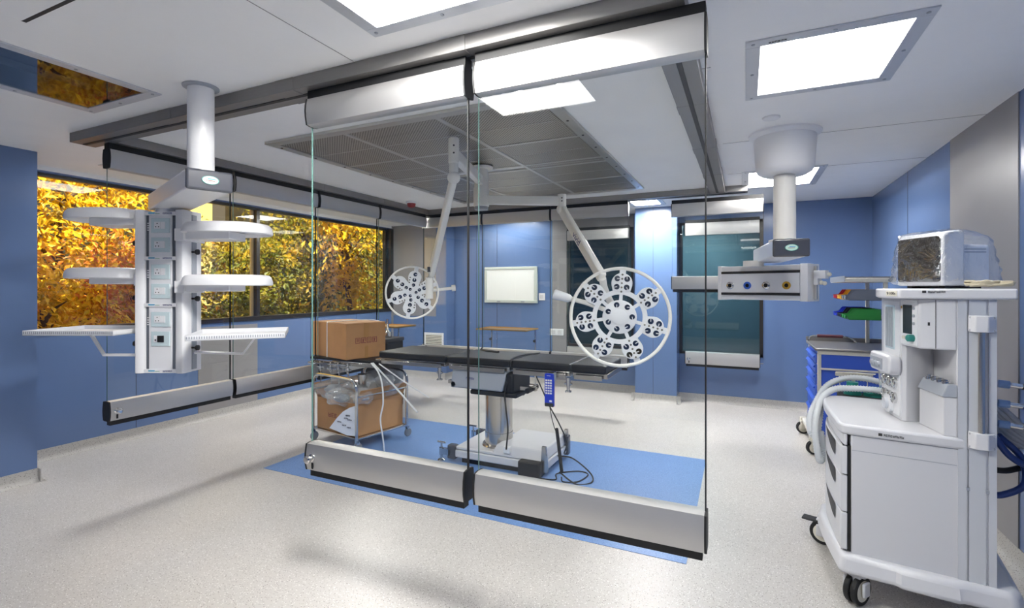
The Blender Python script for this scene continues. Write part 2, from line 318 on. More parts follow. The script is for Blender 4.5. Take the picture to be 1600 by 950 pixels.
# coved skirting
prof = [(0, 0), (.05, 0), (.03, .006), (.014, .02), (.006, .045), (.005, .1), (0, .1)]
def cove(name, runs):
    mb = MB()
    for (a, b, n) in runs:
        a, b, n = Vector(a + (0,)), Vector(b + (0,)), Vector(n + (0,)); A = [mb._v(a + n * p[0] + Vector((0, 0, p[1]))) for p in prof]; B = [mb._v(b + n * p[0] + Vector((0, 0, p[1]))) for p in prof]
        mb._f(A); mb._f(B[::-1])
        for i in range(len(prof)): mb._f([A[i], B[i], B[(i + 1) % len(prof)], A[(i + 1) % len(prof)]])
    struct(mb.build(name, 'cove'))
cove('baseboard_left', [((XL, YP), (XL, 6.9), (1, 0)), ((XP, YF), (XP, YP), (1, 0)), ((XL, YP), (XP + .05, YP), (0, 1))])
cove('baseboard_back', [((XL, 6.9), (-4.42, 6.9), (0, -1)), ((-4.42, 6.85), (-4.42, YB), (1, 0)), ((-4.42, YB), (-1.33, YB), (0, -1)), ((-1.33, 6.65), (-1.33, YB), (-1, 0)), ((-1.38, 6.7), (-.75, 6.7), (0, -1)), ((-.8, 6.65), (-.8, 6.98), (1, 0)), ((-.8, 6.98), (XR, 6.98), (0, -1))])
cove('baseboard_right', [((XR, YF), (XR, 6.98), (-1, 0))])
# left window
mb = MB()
for y0, y1 in ((YP, YP + .05), (YW1 - .06, YW1), (4.30, 4.345)): mb.box((XL - .12, y0, ZW0), (XL - .06, y1, ZW1))
mb.box((XL - .12, YP, ZW0), (XL + .012, YW1, ZW0 + .05)).box((XL - .12, YP, ZW1 - .03), (XL - .06, YW1, ZW1))
mb.box((XL - .06, YW1 - .012, ZW0), (XL + .012, YW1 + .06, ZW1))
wo = struct(mb.build('window_1', 'winframe'))
MB().box((XL - .095, YP, ZW0), (XL - .085, YW1, ZW1)).build('window_pane', 'wglass', wo)
MB().box((XL - .15, YW1 - .03, ZW0 + .05), (XL - .06, YW1 - .02, ZW1)).box((XL - .15, 4.27, ZW0 + .05), (XL - .12, 4.30, ZW1)).build('window_reveal', 'reveal', wo)
# two dim windows in the back wall, with the corridor behind them
for i, ((x0, x1), yb) in enumerate(((W2, YB), (W3, 6.98))):
    mb = MB().box((x0, yb - .01, ZD0), (x0 + .035, yb + .1, ZD1)).box((x1 - .035, yb - .01, ZD0), (x1, yb + .1, ZD1)).box((x0, yb - .01, ZD1 - .035), (x1, yb + .1, ZD1)).box((x0, yb - .01, ZD0), (x1, yb + .1, ZD0 + .035))
    o = struct(mb.build('window_%d' % (i + 2), 'winframe'))
    MB().box((x0, yb + .05, ZD0), (x1, yb + .06, ZD1)).build('window_pane', 'tint', o)
mb = MB()
for q in (((-3, 9.2, 0), (1.2, 9.3, 2.6)), ((-3, YB + .2, -.02), (1.2, 9.2, 0)), ((-3, YB + .2, 2.55), (1.2, 9.2, 2.6)), ((-3.1, YB + .2, 0), (-3, 9.3, 2.6)), ((1.2, YB + .2, 0), (1.3, 9.3, 2.6))): mb.box(*q)
mb.box((-1.6, 8.2, 0), (-1.2, 8.6, 2.55)); struct(mb.build('corridor', 'corr'))

# ------------------------------------------------------------------ ceiling lights
def glow(s):
    n = 'glow_%d' % s
    if n not in M: M[n] = emit(n, (1, .98, .945), s)
    return n
def ceiling_light(x0, y0, x1, y1, label, lit=1.0):
    t = thing('ceiling_light', label, 'ceiling light', ((x0 + x1) / 2, (y0 + y1) / 2, HC), 0, 'ceiling light panels'); a, b = (x1 - x0) / 2, (y1 - y0) / 2; i = .06
    mb = MB().box((-a, -b, -.007), (a, -b + i, .001)).box((-a, b - i, -.007), (a, b, .001)).box((-a, -b + i, -.007), (-a + i, b - i, .001)).box((a - i, -b + i, -.007), (a, b - i, .001))
    fr = mb.build('frame', 'frame', t, bevel=.002)
    for sx in (-1, 0, 1):
        for sy in (-1, 0, 1):
            if sx or sy: MB().lathe([(0, -.004), (.007, -.003), (.008, 0), (0, 0)], (sx * (a - .03), sy * (b - .03), -.007), 10).build('screw', 'grey2', fr)
    mb = MB(); glyphs(mb, 0, .07, 0, .012, 0, 6, 3); mb.T = Matrix()
    lb = mb.build('maker_mark', 'slot', fr, loc=(-a + .09, -b + .04, -.0075), rot=(R(90), 0, 0))
    A, B, h = a - i + .005, b - i + .005, .12; s_ = .09
    mb = MB()
    P = [(-A, -B), (A, -B), (A, B), (-A, B)]; Q = [(-A + s_, -B + s_), (A - s_, -B + s_), (A - s_, B - s_), (-A + s_, B - s_)]
    lo = [mb._v(p + (.001,)) for p in P]; hi = [mb._v(p + (h,)) for p in Q]; mb._f(hi)
    for k in range(4): mb._f([lo[k], lo[(k + 1) % 4], hi[(k + 1) % 4], hi[k]])
    mb.build('reflector_tray', glow(TRAY * lit) if lit else 'grey', t)
    for s in (-1, 1):
        MB().cyl((s * A * .42, -B + .07, .07), (s * A * .42, B - .07, .07), .017, seg=12).build('lamp_tube', glow(TUBE * lit) if lit else 'white', t)
    if not lit: MB().box((-A, -B, -.003), (A, B, .001)).build('cover_glass', 'coverglass', t)
    return t
M['colgrey'] = mat('column_grey', (96, 102, 112), .4)
M['coverglass'] = glass('dark_cover_glass', (.45, .5, .52), 1.6, 0, .12)
labs = ['large lit ceiling light on the right, in front of the round white canopy', 'bright ceiling light half hidden behind the round white pendant canopy', 'bright ceiling light at the top edge, in front of the steel beam',
        'bright ceiling light beyond the back glass row above the blue pillar']
for L, l, g in zip(lights, labs, GAIN): ceiling_light(*L, l, g)
ceiling_light(*lights[4], 'unlit ceiling light with dark cover glass mirroring yellow leaves, top left', 0)
for L, l, g in zip(behind, ['ceiling light by the left window, hidden behind the pendant arm', 'ceiling light by the left window, near the back corner', 'added fill light above the white board, hidden behind the back glass rails', 'added fill light above and behind the camera'], GAIN[4:]): ceiling_light(*L, l, g)  # the board and camera fixtures are unseen fill lights, added for brightness
# area light added to brighten the corridor behind the back windows
cl = bpy.data.lights.new('corridor_fill', 'AREA'); cl.energy = 60; cl.size = 1.2; cl.color = (.8, .95, 1)
o = bpy.data.objects.new('corridor_fill', cl); C.objects.link(o); o.location = (-.8, 8.3, 2.5)

# ------------------------------------------------------------------ track beams
YG = 1.86
def beam(name, lo, hi, ax):
    mb = MB().box(lo, hi); mb.mi = 1; c = [(lo[i] + hi[i]) / 2 for i in range(3)]
    if ax == 'x': mb.box((lo[0] + .02, c[1] - .012, lo[2] - .004), (hi[0] - .02, c[1] + .012, lo[2] + .001))
    else: mb.box((c[0] - .012, lo[1] + .02, lo[2] - .004), (c[0] + .012, hi[1] - .02, lo[2] + .001))
    mb.mi = 0
    n = 4
    for k in range(1, n):                         # joint cover plates
        if ax == 'x': x = lo[0] + (hi[0] - lo[0]) * k / n; mb.box((x, lo[1] - .003, lo[2] - .002), (x + .13, hi[1] + .003, hi[2]))
        else: y = lo[1] + (hi[1] - lo[1]) * k / n; mb.box((lo[0] - .003, y, lo[2] - .002), (hi[0] + .003, y + .13, hi[2]))
    struct(mb.build(name, ['beam', 'slot'], bevel=.002))
ZB = 2.487
beam('trim_9', (-4.16, YG - .075, ZB), (-.19, YG + .075, HC), 'x'); beam('trim_10', (-4.03, YG + .075, ZB), (-3.88, 5.625, HC), 'y')
beam('trim_11', (-4.1, 5.625, ZB), (.02, 5.775, HC), 'x'); beam('trim_12', (-.34, YG + .075, ZB), (-.19, 5.625, HC), 'y')

# ------------------------------------------------------------------ hanging glass panels
def glass_panel(label, x, y, z0, z1, L, rz=0, knob=None, rail=.145, latch=False):
    t = thing('glass_panel', label, 'glass panel', (x, y, z0), rz, 'hanging glass panels'); h = z1 - z0; th = .034
    bow = [(-th, .012), (-th - .007, rail * .3), (-th - .009, rail * .5), (-th - .007, rail * .7), (-th, rail - .004), (-.012, rail), (.012, rail), (th, rail - .004), (th + .007, rail * .7), (th + .009, rail * .5), (th + .007, rail * .3), (th, .012), (.02, .008), (-.02, .008)]
    MB().extr(bow, .006, L - .006).build('bottom_rail', 'alu', t)
    MB().extr([(p, h - q) for p, q in bow], .006, L - .006).build('top_rail', 'alu', t)
    MB().box((.015, -.02, -.022), (L - .015, .02, .01)).build('floor_brush', 'black', t)
    MB().box((.004, -.028, h - .012), (L - .004, .028, h + .03)).build('track_hanger', 'black', t)
    cap = [(p * 1.06, q) for p, q in bow]; capt = [(p * 1.06, h - q) for p, q in bow]
    for a, b in ((0, .008), (L - .008, L)):
        MB().extr(cap, a, b).build('end_cap', 'black', t); MB().extr(capt, a, b).build('end_cap', 'black', t)
    mb = MB().box((.006, -.005, rail - .02), (L - .008, .005, h - rail + .02))
    for f in mb.bm.faces:
        if abs(f.normal.x) > .5 or abs(f.calc_center_median().x - .006) < 1e-4 or abs(f.calc_center_median().x - (L - .008)) < 1e-4: f.material_index = 1
    mb.build('pane', ['glass', 'edge'], t)
    MB().box((L - .008, -.006, rail), (L - .003, .006, h - rail)).build('edge_seal', 'black', t)
    if knob:
        kx = knob
        kb = MB(); kb.T = Matrix.Translation((kx, -th - .008, .078)) @ Matrix.Rotation(R(90), 4, 'X')
        kb.lathe([(.019, 0), (.019, .006), (.012, .01), (.012, .022), (.02, .026), (.02, .036), (.014, .042), (0, .043)], seg=20).build('lock_knob', 'chrome', t)
        MB().cbox((kx + .002, -th - .009, .038), (.012, .004, .03)).build('key_slot', 'black', t, bevel=.002)
    if latch: MB().cyl((L - .002, 0, .06), (L + .035, 0, .06), .006, seg=10).build('latch_pin', 'chrome', t)
    return t
G0, G1 = .575, 2.457
glass_panel('front hanging glass panel left of the gap, lock knob on its lower rail', -2.0, YG, G0, G1, .925, 0, .05)
glass_panel('front hanging glass panel right of the gap, above the blue floor corner', -1.035, YG, G0, G1, .915, 0, None, .145, False)
XG = -3.955
ll = ['first glass panel of the left row, behind the socket column, with lock knob', 'second glass panel of the left row, right behind the pole pendant', 'third glass panel of the left row, in front of the window mullion', 'farthest glass panel of the left row, meeting the back row at the corner']
for i, y in enumerate((1.90, 2.825, 3.755, 4.685)): glass_panel(ll[i], XG, y, G0, G1, .91 if i < 3 else .93, 90, .045 if i == 0 else None)
lb = ['leftmost glass panel of the back row, behind the smaller surgical lamp', 'middle glass panel of the back row, in front of the white board', 'right glass panel of the back row, in front of the left dim window']
for i, x in enumerate((-4.03, -3.085, -2.14)): glass_panel(lb[i], x, 5.70, G0, G1, .935, 0, None, .145, i == 2)
glass_panel('short glass panel ending at chest height, behind the gas outlet pendant', -.735, 5.70, 1.47, 2.42, .905, 0, None, .15)
glass_panel('low hung glass panel at the back wall, before the left dim window', -2.36, 6.94, .49, 2.33, .91, 0, None, .15, True)
glass_panel('low hung glass panel at the back wall, before the right dim window', -.715, 6.85, .50, 2.34, .88, 0, .05, .17, True)

# ------------------------------------------------------------------ ceiling diffuser, hatch, small ceiling items
t = thing('air_diffuser', 'large perforated steel air diffuser set in the ceiling above the operating table', 'air diffuser', (-2.05, 3.9, HC)); a, b = 1.09, 1.41
mb = MB().box((-a, -b, -.02), (a, -b + .07, 0)).box((-a, b - .07, -.02), (a, b, 0)).box((-a, -b + .07, -.02), (-a + .07, b - .07, 0)).box((a - .07, -b + .07, -.02), (a, b - .07, 0)).build('frame', 'dframe', t, bevel=.003)
ex = [-a + .07, -a + .07 + .62, -a + .07 + 1.36, a - .07]; ey = [-b + .07, -b + .07 + .72, -.02, .12, -.02 + .75, b - .07]
for i in range(3):
    for j in range(5):
        if (i, j) == (1, 2): continue
        x0, x1, y0, y1 = ex[i] + .012, ex[i + 1] - .012, ey[j] + .012, ey[j + 1] - .012
        mb = MB().box((x0, y0, -.012), (x1, y1, -.002)); mb.mi = 1; mb.box((x0 + .03, (y0 + y1) / 2 - .004, -.0135), (x1 - .03, (y0 + y1) / 2 + .004, -.011))
        mb.build('perforated_sheet', ['perf', 'dframe'], t)
for x in ex[1:3]: MB().box((x - .016, -b + .07, -.017), (x + .016, b - .07, -.001)).build('divider_bar', 'dframe', t, bevel=.002)
for y in ey[1:5]: MB().box((-a + .07, y - .014, -.016), (a - .07, y + .014, -.001)).build('divider_bar', 'dframe', t, bevel=.002)
sc = MB()
for k in range(9):
    for s in (-1, 1): sc.lathe([(0, -.004), (.008, -.003), (.009, 0)], (s * (a - .035), -b + .12 + k * .32, -.02), 8)
sc.build('screws', 'slot', t)
t = thing('ceiling_hatch', 'square ceiling access hatch with dark open gap, top left corner', 'hatch', (-2.27, .65, HC))
MB().box((-.30, -.30, -.006), (.30, .30, 0)).build('hatch_panel', 'ceil', t, bevel=.002)
MB().box((-.305, .30, -.004), (.305, .316, -.0005)).build('gap', 'black', t)
t = tag(MB().lathe([(0, -.012), (.045, -.012), (.05, -.008), (.05, 0), (0, 0)], seg=32).build('cover_plate', 'white', loc=(.144, 3.46, HC)), 'small round white cover plate on the ceiling above the gas pendant', 'cover plate')
t = thing('fire_alarm', 'red and white fire alarm dome on the ceiling near the left back corner', 'alarm', (-3.70, 4.99, HC))
MB().lathe([(0, -.025), (.06, -.025), (.065, -.02), (.065, 0), (0, 0)]).build('mounting_base', 'white', t)
MB().lathe([(0, -.075), (.03, -.073), (.045, -.062), (.05, -.04), (.052, -.025)]).build('dome', 'alarm', t)

# ------------------------------------------------------------------ pendants
def arm_box(t, z0, z1, x0, x1, w, badge=True):
    mb = MB().prism([(x0, -w / 2), (x1 - .04, -w / 2), (x1, -w / 2 + .05), (x1, w / 2 - .05), (x1 - .04, w / 2), (x0, w / 2)], z0, z1)
    ab = mb.build('boom_arm', 'pendant', t, bevel=.008)
    ob = MB().box((x0 - .028, -w / 2 - .004, z0 - .003), (x0, w / 2 + .004, z1 + .003)).build('end_cover', 'dark', t, bevel=.012, segs=3)
    bd = MB(); bd.T = Matrix.Translation((x0 - .028, 0, (z0 + z1) / 2)) @ Matrix.Rotation(R(-90), 4, 'Y') @ Matrix.Diagonal((.56, 1, 1, 1))
    bd.lathe([(0, .003), (.036, .003), (.038, 0)], seg=28); bd.mi = 1; bd.torus((0, 0, .002), .037, .0025, 28, 6)
    bd.mi = 2; bd.box((-.008, -.02, .003), (-.002, .02, .0036)); bd.mi = 3; bd.box((.006, -.022, .003), (.014, .012, .0036))
    bd.build('badge', ['badge', 'teal', 'red', 'cyan'], ob)
VA = 115.13                                        # heading of the view axis
def shelf_lobe(name, parent, loc, flip, col='pendant'):
    # rounded lobe shelf reaching out along +x (or -x), dished edge below
    o = [(0, -.13), (.06, -.185), (.22, -.20), (.36, -.17), (.44, -.10), (.465, 0), (.44, .10), (.36, .17), (.22, .20), (.06, .185), (0, .13)]
    o = [(x * flip, y) for x, y in bez([(p[0], p[1], 0) for p in o], 4) for x, y in [(x, y)]] if False else [(v.x * flip, v.y) for v in bez([(p[0], p[1], 0) for p in o], 4)]
    c = (.22 * flip, 0)
    sh = lambda k: [(c[0] + (p[0] - c[0]) * k, c[1] + (p[1] - c[1]) * k) for p in o]
    mb = MB(); zs = [(0.97, 0), (1.0, .005), (.995, .026), (.965, .048), (.91, .062), (.84, .066)]
    rings = [[mb._v(p + (z,)) for p in sh(k)] for k, z in zs]; n = len(o)
    for A, B in zip(rings, rings[1:]):
        for i in range(n): mb._f([A[i], A[(i + 1) % n], B[(i + 1) % n], B[i]])
    mb._f(rings[-1]); inner = [mb._v(p + (.018,)) for p in sh(.93)]
    for i in range(n): mb._f([rings[0][i], rings[0][(i + 1) % n], inner[(i + 1) % n], inner[i]])
    mb._f(inner)
    s_ = mb.build(name, col, parent, loc)
    MB().box((min(0, .27 * flip) - (.02 if flip < 0 else 0), -.09, -.035), (max(0, .27 * flip), .09, .016)).build('bracket', col, s_, bevel=.006)
    MB().box((-.03 * flip - .03, -.1, -.045), (-.03 * flip + .03, .1, .03)).build('clamp', col, s_, bevel=.004)
    return s_
def knob3(parent, loc, flip):
    mb = MB(); mb.T = Matrix.Translation(loc) @ Matrix.Rotation(R(90 * flip), 4, 'Y')
    mb.lathe([(.006, 0), (.006, .022), (.012, .024), (.017, .03), (.017, .042), (.01, .046), (0, .046)], seg=12)
    mb.build('clamp_knob', 'black', parent)
def basket_tray(name, parent, loc, x0, x1, y0, y1):
    mb = MB().box((x0, y0, 0), (x1, y1, .006))
    for (a, b, c_, d) in ((x0, y0, x1, y0 + .004), (x0, y1 - .004, x1, y1), (x0, y0, x0 + .004, y1), (x1 - .004, y0, x1, y1)): mb.box((a, b, 0), (c_, d, .030))
    s_ = mb.build(name, 'white', parent, loc)
    mb = MB()
    for k in range(int((x1 - x0) / .012)):
        x = x0 + .006 + k * .012
        mb.box((x, y0 - .002, .010), (x + .006, y0 + .001, .024)); mb.box((x, y1 - .001, .010), (x + .006, y1 + .002, .024))
    mb.build('rim_slots', 'grey2', s_)
    return s_

o1 = Vector((-2.585, 1.67, HC))
t = thing('ceiling_pendant', 'pole mounted pendant with socket column and trays, left of the front glass', 'ceiling pendant', o1, VA + 45)
MB().lathe([(0, 0), (.085, 0), (.085, -.006), (.066, -.012)]).build('ceiling_collar', 'grey2', t)
MB().cyl((0, 0, 0), (0, 0, -.475), .062, seg=40).build('pole', 'pendant', t)
MB().lathe([(.062, -.445), (.085, -.452), (.085, -.47), (0, -.47)]).build('pole_foot', 'pendant', t)
arm_box(t, -.565, -.467, -.15, .86, .20)
# column: own frame, its face towards the room
ci = Matrix.Rotation(-R(VA + 45), 3, 'Z') @ (Vector((-3.272, 1.91, 0)) - Vector((o1.x, o1.y, 0)))
cr = R(25.13 - 1) - R(VA + 45)
MB().cyl((ci.x, ci.y, -.60), (ci.x, ci.y, -.55), .07, seg=32).build('swivel', 'pendant', t)
col = MB().box((-.10, -.062, -1.57), (.10, .075, -.585)).build('socket_column', 'colgrey', t, (ci.x, ci.y, 0), cr)
for s in (-1, 1):
    pr = [(.095, -.075), (.115, -.088), (.145, -.088), (.155, -.075), (.158, -.02), (.15, .0), (.158, .02), (.158, .075), (.095, .08)]
    MB().prism([(s * a, b) for a, b in pr], -1.575, -.575).build('side_post', 'pendant', col, bevel=.003)
    MB().box((s * .159 - .006, -.02, -1.56), (s * .159 + .006, .02, -.6)).build('accessory_rail', 'grey2', col)
MB().box((-.072, -.072, -1.56), (.068, -.06, -.6)).build('face_panel', 'white', col, bevel=.002)
z_l = [-.598, -.872, -1.158, -1.562]
for k, z in enumerate(z_l):
    mb = MB().box((-.098, -.079, z - .011), (.098, -.066, z + .011)); mb.mi = 1; mb.prism([(-.07, z - .004), (-.03, z + .001), (-.026, z + .006), (-.05, z + .005)], .0791, .0798) if False else mb.box((-.07, -.0796, z - .002), (-.03, -.079, z + .005))
    mb.mi = 2; mb.box((-.028, -.0796, z - .003), (.0, -.079, z)); mb.mi = 3; glyphs(mb, .02, .078, z - .005, z + .005, -.079, 8, k)
    mb.build('label_strip', ['pendant', 'cyan', 'green', 'navy'], col)
def socket(z, kind):
    p = MB().box((-.055, -.078, z - .045), (.06, -.071, z + .045)).build('socket_plate', 'panelglass', col, bevel=.002)
    if kind < 2:
        mb = MB().box((-.032, -.082, z - .02), (.006, -.077, z + .022)); mb.mi = 0; mb.box((.009, -.082, z - .02), (.034, -.077, z + .022)); mb.mi = 1
        for x, zz in ((-.013, z + .012), (-.022, z - .008), (-.004, z - .008)): mb.cyl((x, -.0825, zz), (x, -.081, zz), .0036 if kind == 0 else .0034, seg=10)
        mb.build('socket', ['white', 'black'], p)
    else:
        mb = MB().box((-.034, -.082, z - .02), (-.016, -.077, z + .02)); mb.mi = 1; mb.box((-.012, -.0825, z - .02), (.026, -.077, z + .02)); mb.box((-.028, -.0828, z - .012), (-.02, -.08, z - .002)); mb.build('data_outlet', ['white', 'black'], p)
for i, (z, kd) in enumerate(((-.672, 0), (-.79, 0), (-.955, 1), (-1.073, 1), (-1.246, 1), (-1.365, 2))): socket(z, kd)
mb = MB()
for z in (-.66, -.95, -1.24):
    for q in range(4): mb.box((-.088, -.064, z - q * .014), (-.078, -.0615, z - q * .014 + .007))
mb.build('terminal_marks', 'white', col)
sl = shelf_lobe('shelf', col, (-.185, .05, -.63), -1); sl = shelf_lobe('shelf', col, (-.185, .05, -.995), -1)
shelf_lobe('shelf', col, (.185, -.03, -.725), 1); shelf_lobe('shelf', col, (.185, -.03, -1.04), 1)
for z in (-.775, -1.115, -1.40): knob3(col, (-.16, -.02, z), -1)
for z in (-.83, -1.12, -1.425): knob3(col, (.16, -.02, z), 1)
bl = basket_tray('wire_tray', col, (0, 0, -1.335), -.73, -.19, -.2, .22); br = basket_tray('wire_tray', col, (.19, .03, -1.345), 0, .50, -.46, 0); br.rotation_euler = (0, 0, R(23))
MB().tube([(-.47, -.03, -.002), (-.385, -.03, -.135), (-.20, -.03, -.135), (-.15, -.03, -.135)], .011, 4).build('support_arm', 'white', bl)
MB().tube([(.33, -.22, -.002), (.25, -.18, -.115), (.04, -.07, -.11), (-.03, -.05, -.11)], .009, 4).build('support_arm', 'white', br)

o2 = Vector((.242, 3.87, HC))
t = thing('ceiling_pendant', 'gas outlet pendant with a round white canopy, hanging right of the glass', 'ceiling pendant', o2, VA - 18.8)
MB().lathe([(0, 0), (.222, 0), (.222, -.012), (.19, -.03), (.192, -.05), (.178, -.24), (.165, -.265), (.135, -.283), (0, -.288)], seg=48).build('canopy', 'pendant', t)
MB().cyl((0, 0, -.29), (0, 0, -.745), .069, seg=40).build('pole', 'offwhite', t)
MB().lathe([(.069, -.72), (.098, -.727), (.098, -.742), (0, -.742)]).build('pole_foot', 'offwhite', t)
arm_box(t, -.85, -.74, -.20, .78, .205)
a_, b_ = Vector((-.204, 4.543, 0)), Vector((.417, 4.26, 0)); mid = (a_ + b_) / 2; ang = math.atan2((b_ - a_).y, (b_ - a_).x)
ci = Matrix.Rotation(-R(VA - 18.8), 3, 'Z') @ (mid - Vector((o2.x, o2.y, 0)))
L2 = (b_ - a_).length
MB().cyl((ci.x, ci.y + .05, -.885), (ci.x, ci.y + .05, -.84), .075, seg=32).build('swivel', 'offwhite', t)
hd = MB().box((-L2 / 2, .0, -1.15), (L2 / 2, .20, -.878)).build('outlet_box', 'pendant', t, (ci.x, ci.y, 0), ang - R(VA - 18.8), bevel=.006)
MB().box((-L2 / 2 + .03, -.012, -1.108), (L2 / 2 - .05, .002, -.925)).build('outlet_panel', 'white', hd, bevel=.002)
for z in (-.93, -1.102): MB().box((-L2 / 2 + .03, -.016, z - .010), (L2 / 2 - .05, -.004, z + .010)).build('dark_trim_strip', 'slot', hd)
MB().box((-L2 / 2 - .004, -.01, -1.155), (-L2 / 2 + .028, .2, -.873)).build('end_post', 'pendant', hd, bevel=.005)
MB().prism([(L2 / 2 - .048, -.014), (L2 / 2 + .004, -.014), (L2 / 2 + .012, .03), (L2 / 2 + .004, .05), (L2 / 2 + .012, .08), (L2 / 2 + .004, .12), (L2 / 2 + .012, .2), (L2 / 2 - .048, .2)], -1.155, -.873).build('end_post', 'pendant', hd, bevel=.003)
MB().box((L2 / 2 + .012, .09, -1.14), (L2 / 2 + .03, .12, -.89)).build('accessory_rail', 'alu', hd)
for x, m in ((-.235, 'chrome'), (-.095, 'gasblue'), (.05, 'chrome'), (.20, 'gasyel')):
    mb = MB(); mb.T = Matrix.Translation((x, -.012, -1.035)) @ Matrix.Rotation(R(90), 4, 'X')
    mb.lathe([(.03, 0), (.03, .008), (.024, .012), (.016, .012), (.015, .004)], seg=28); mb.mi = 1; mb.lathe([(0, .005), (.0155, .005)], seg=28)
    mb.build('gas_outlet', [m, 'black'], hd, fix=False)
cb = MB().box((L2 / 2 + .02, .05, -.985), (L2 / 2 + .10, .13, -.925)).box((L2 / 2 + .02, .05, -1.03), (L2 / 2 + .05, .13, -.94)).build('rail_clamp', 'white', hd, bevel=.003)
for x, z in ((L2 / 2 + .10, -.955), (L2 / 2 + .05, -1.015), (L2 / 2 + .07, -1.02)):
    MB().sph((x + .016, .08, z), .016, 2).build('clamp_ball', 'cream', cb)

# ------------------------------------------------------------------ surgical light (two heads on one ceiling mount)
hb = Vector((-2.052, 3.754, 0))
t = thing('surgical_light', 'double surgical light with two ring lamps hanging above the operating table', 'surgical light', (hb.x, hb.y, HC))
def LP(v): return Vector(v) - Vector((hb.x, hb.y, HC))
MB().cyl((0, 0, -.01), (0, 0, -.20), .058, seg=32).build('ceiling_tube', 'offwhite', t)
MB().lathe([(0, -.02), (.10, -.02), (.10, -.035), (.058, -.04)]).build('ceiling_flange', 'offwhite', t)
MB().lathe([(0, -.085), (.06, -.085), (.06, -.19), (.067, -.20), (.067, -.355), (.06, -.36)], seg=36).build('hub', 'offwhite', t)
MB().lathe([(.06, -.36), (.058, -.385), (0, -.39)], seg=36).build('hub_cap', 'grey2', t)
def barb(a, b, w, h):                               # rectangular arm between two points (near horizontal)
    a, b = Vector(a), Vector(b); d = (b - a).normalized(); sd = d.cross(Vector((0, 0, 1))).normalized(); u = sd.cross(d)
    mb = MB(); P = []
    for p in (a, b): P.append([mb._v(p + sd * w / 2 * x + u * h / 2 * y) for x, y in ((-1, -1), (1, -1), (1, 1), (-1, 1))])
    mb._f(P[0]); mb._f(P[1][::-1])
    for k in range(4): mb._f([P[0][k], P[0][(k + 1) % 4], P[1][(k + 1) % 4], P[1][k]])
    return mb
J1 = LP((-1.804, 2.909, 2.42)); J2 = LP((-1.386, 3.934, 2.20))
barb((0, 0, -.14), (J1.x, J1.y, -.14), .055, .075).build('extension_arm', 'offwhite', t, bevel=.008)
barb((0, 0, -.30), (J2.x, J2.y, -.33), .055, .075).build('extension_arm', 'offwhite', t, bevel=.008)
MB().lathe([(0, -.03), (.03, -.03), (.037, -.035), (.037, -.20), (.032, -.205), (.032, -.29), (0, -.29)], (J1.x, J1.y, 0), 28).build('joint', 'offwhite', t)
MB().lathe([(0, -.275), (.036, -.275), (.036, -.40), (.03, -.42), (0, -.42)], (J2.x, J2.y, 0), 28).build('joint', 'offwhite', t)
for J, zz in ((J1, (-.09, -.14)), (J2, (-.31, -.335))):
    for z in zz:
        d = (Vector((-hb.x, -hb.y, 0)) - Vector((J.x, J.y, 0))).normalized(); e = Vector((J.x, J.y, z)) + d * .035
        MB().tube([e, e + d * .005], .006, 8).build('bolt', 'slot', t)
E1 = LP((-2.262, 3.31, 1.60)); E2 = LP((-.925, 3.495, 1.565))
b1 = barb((J1.x, J1.y, -.30), E1, .045, .07).build('spring_arm', 'offwhite', t, bevel=.012)
b2 = barb((J2.x, J2.y, -.40), E2, .05, .08).build('spring_arm', 'offwhite', t, bevel=.014)
d2 = (E2 - Vector((J2.x, J2.y, -.40))).normalized(); m2 = Vector((J2.x, J2.y, -.40)).lerp(E2, .5)
sd = d2.cross(Vector((0, 0, 1))).normalized(); 
if sd.dot(Vector((0, -1, 0))) < 0: sd = -sd
mt = Matrix((d2, sd.cross(d2), sd)).transposed().to_4x4()
text_mesh('vivid', .075, 'navy', t, m2 + sd * .0255 - d2 * .03, mt)
for s_, J, E in ((1, J1, E1), (2, J2, E2)):
    MB().sph((J.x, J.y, -.30 if s_ == 1 else -.40), .045, 3).build('knuckle', 'offwhite', t)
MB().box((-.018, -.03, -.02), (.018, .03, .02)).build('dark_band', 'dark', t, E1 + Vector((.008, -.03, .04)), R(30))
# petal with lenses; local Z is the lit face
def lens_ring(mb, x, y, z, r, mi_cup, rnd):
    mb.mi = 0; mb.tube([(x + r * math.cos(2 * PI * k / 16), y + r * math.sin(2 * PI * k / 16), z) for k in range(16)], r * .13, 6, True)
    mb.mi = mi_cup; mb.lathe([(r, .0015), (r * .6, .0005), (.0, .0008)], (x, y, z), 16)
    mb.mi = 3; a = rnd; ca, sa = math.cos(a), math.sin(a)
    T0 = mb.T.copy(); mb.T = T0 @ Matrix.Translation((x, y, z)) @ Matrix.Rotation(a, 4, 'Z'); mb.box((-.15 * r, -.9 * r, -.001), (.15 * r, .1 * r, .004)); mb.T = T0
def petal_mesh(pr, pc, neck, lens, leds, gold=()):
    mb = MB(); out = []
    for k in range(-9, 10): th = R(k * 11); out.append((pc + pr * math.cos(th), pr * math.sin(th)))
    out += [(neck[0], neck[1]), (neck[0], -neck[1])]
    mb.prism(out, -.035, 0, [(pc + (x - pc) * .96, y * .96) for x, y in out])
    for i, (x, y, r) in enumerate(lens): lens_ring(mb, x, y, .001, r, 2 if i in gold else 1, i * 1.7)
    for x, y, r in leds: mb.mi = 4; mb.lathe([(r, 0), (r, .003), (r * .5, .005), (0, .005)], (x, y, 0), 10)
    return mb
PM = ['white', 'lens', 'goldlens', 'plastic', 'led']
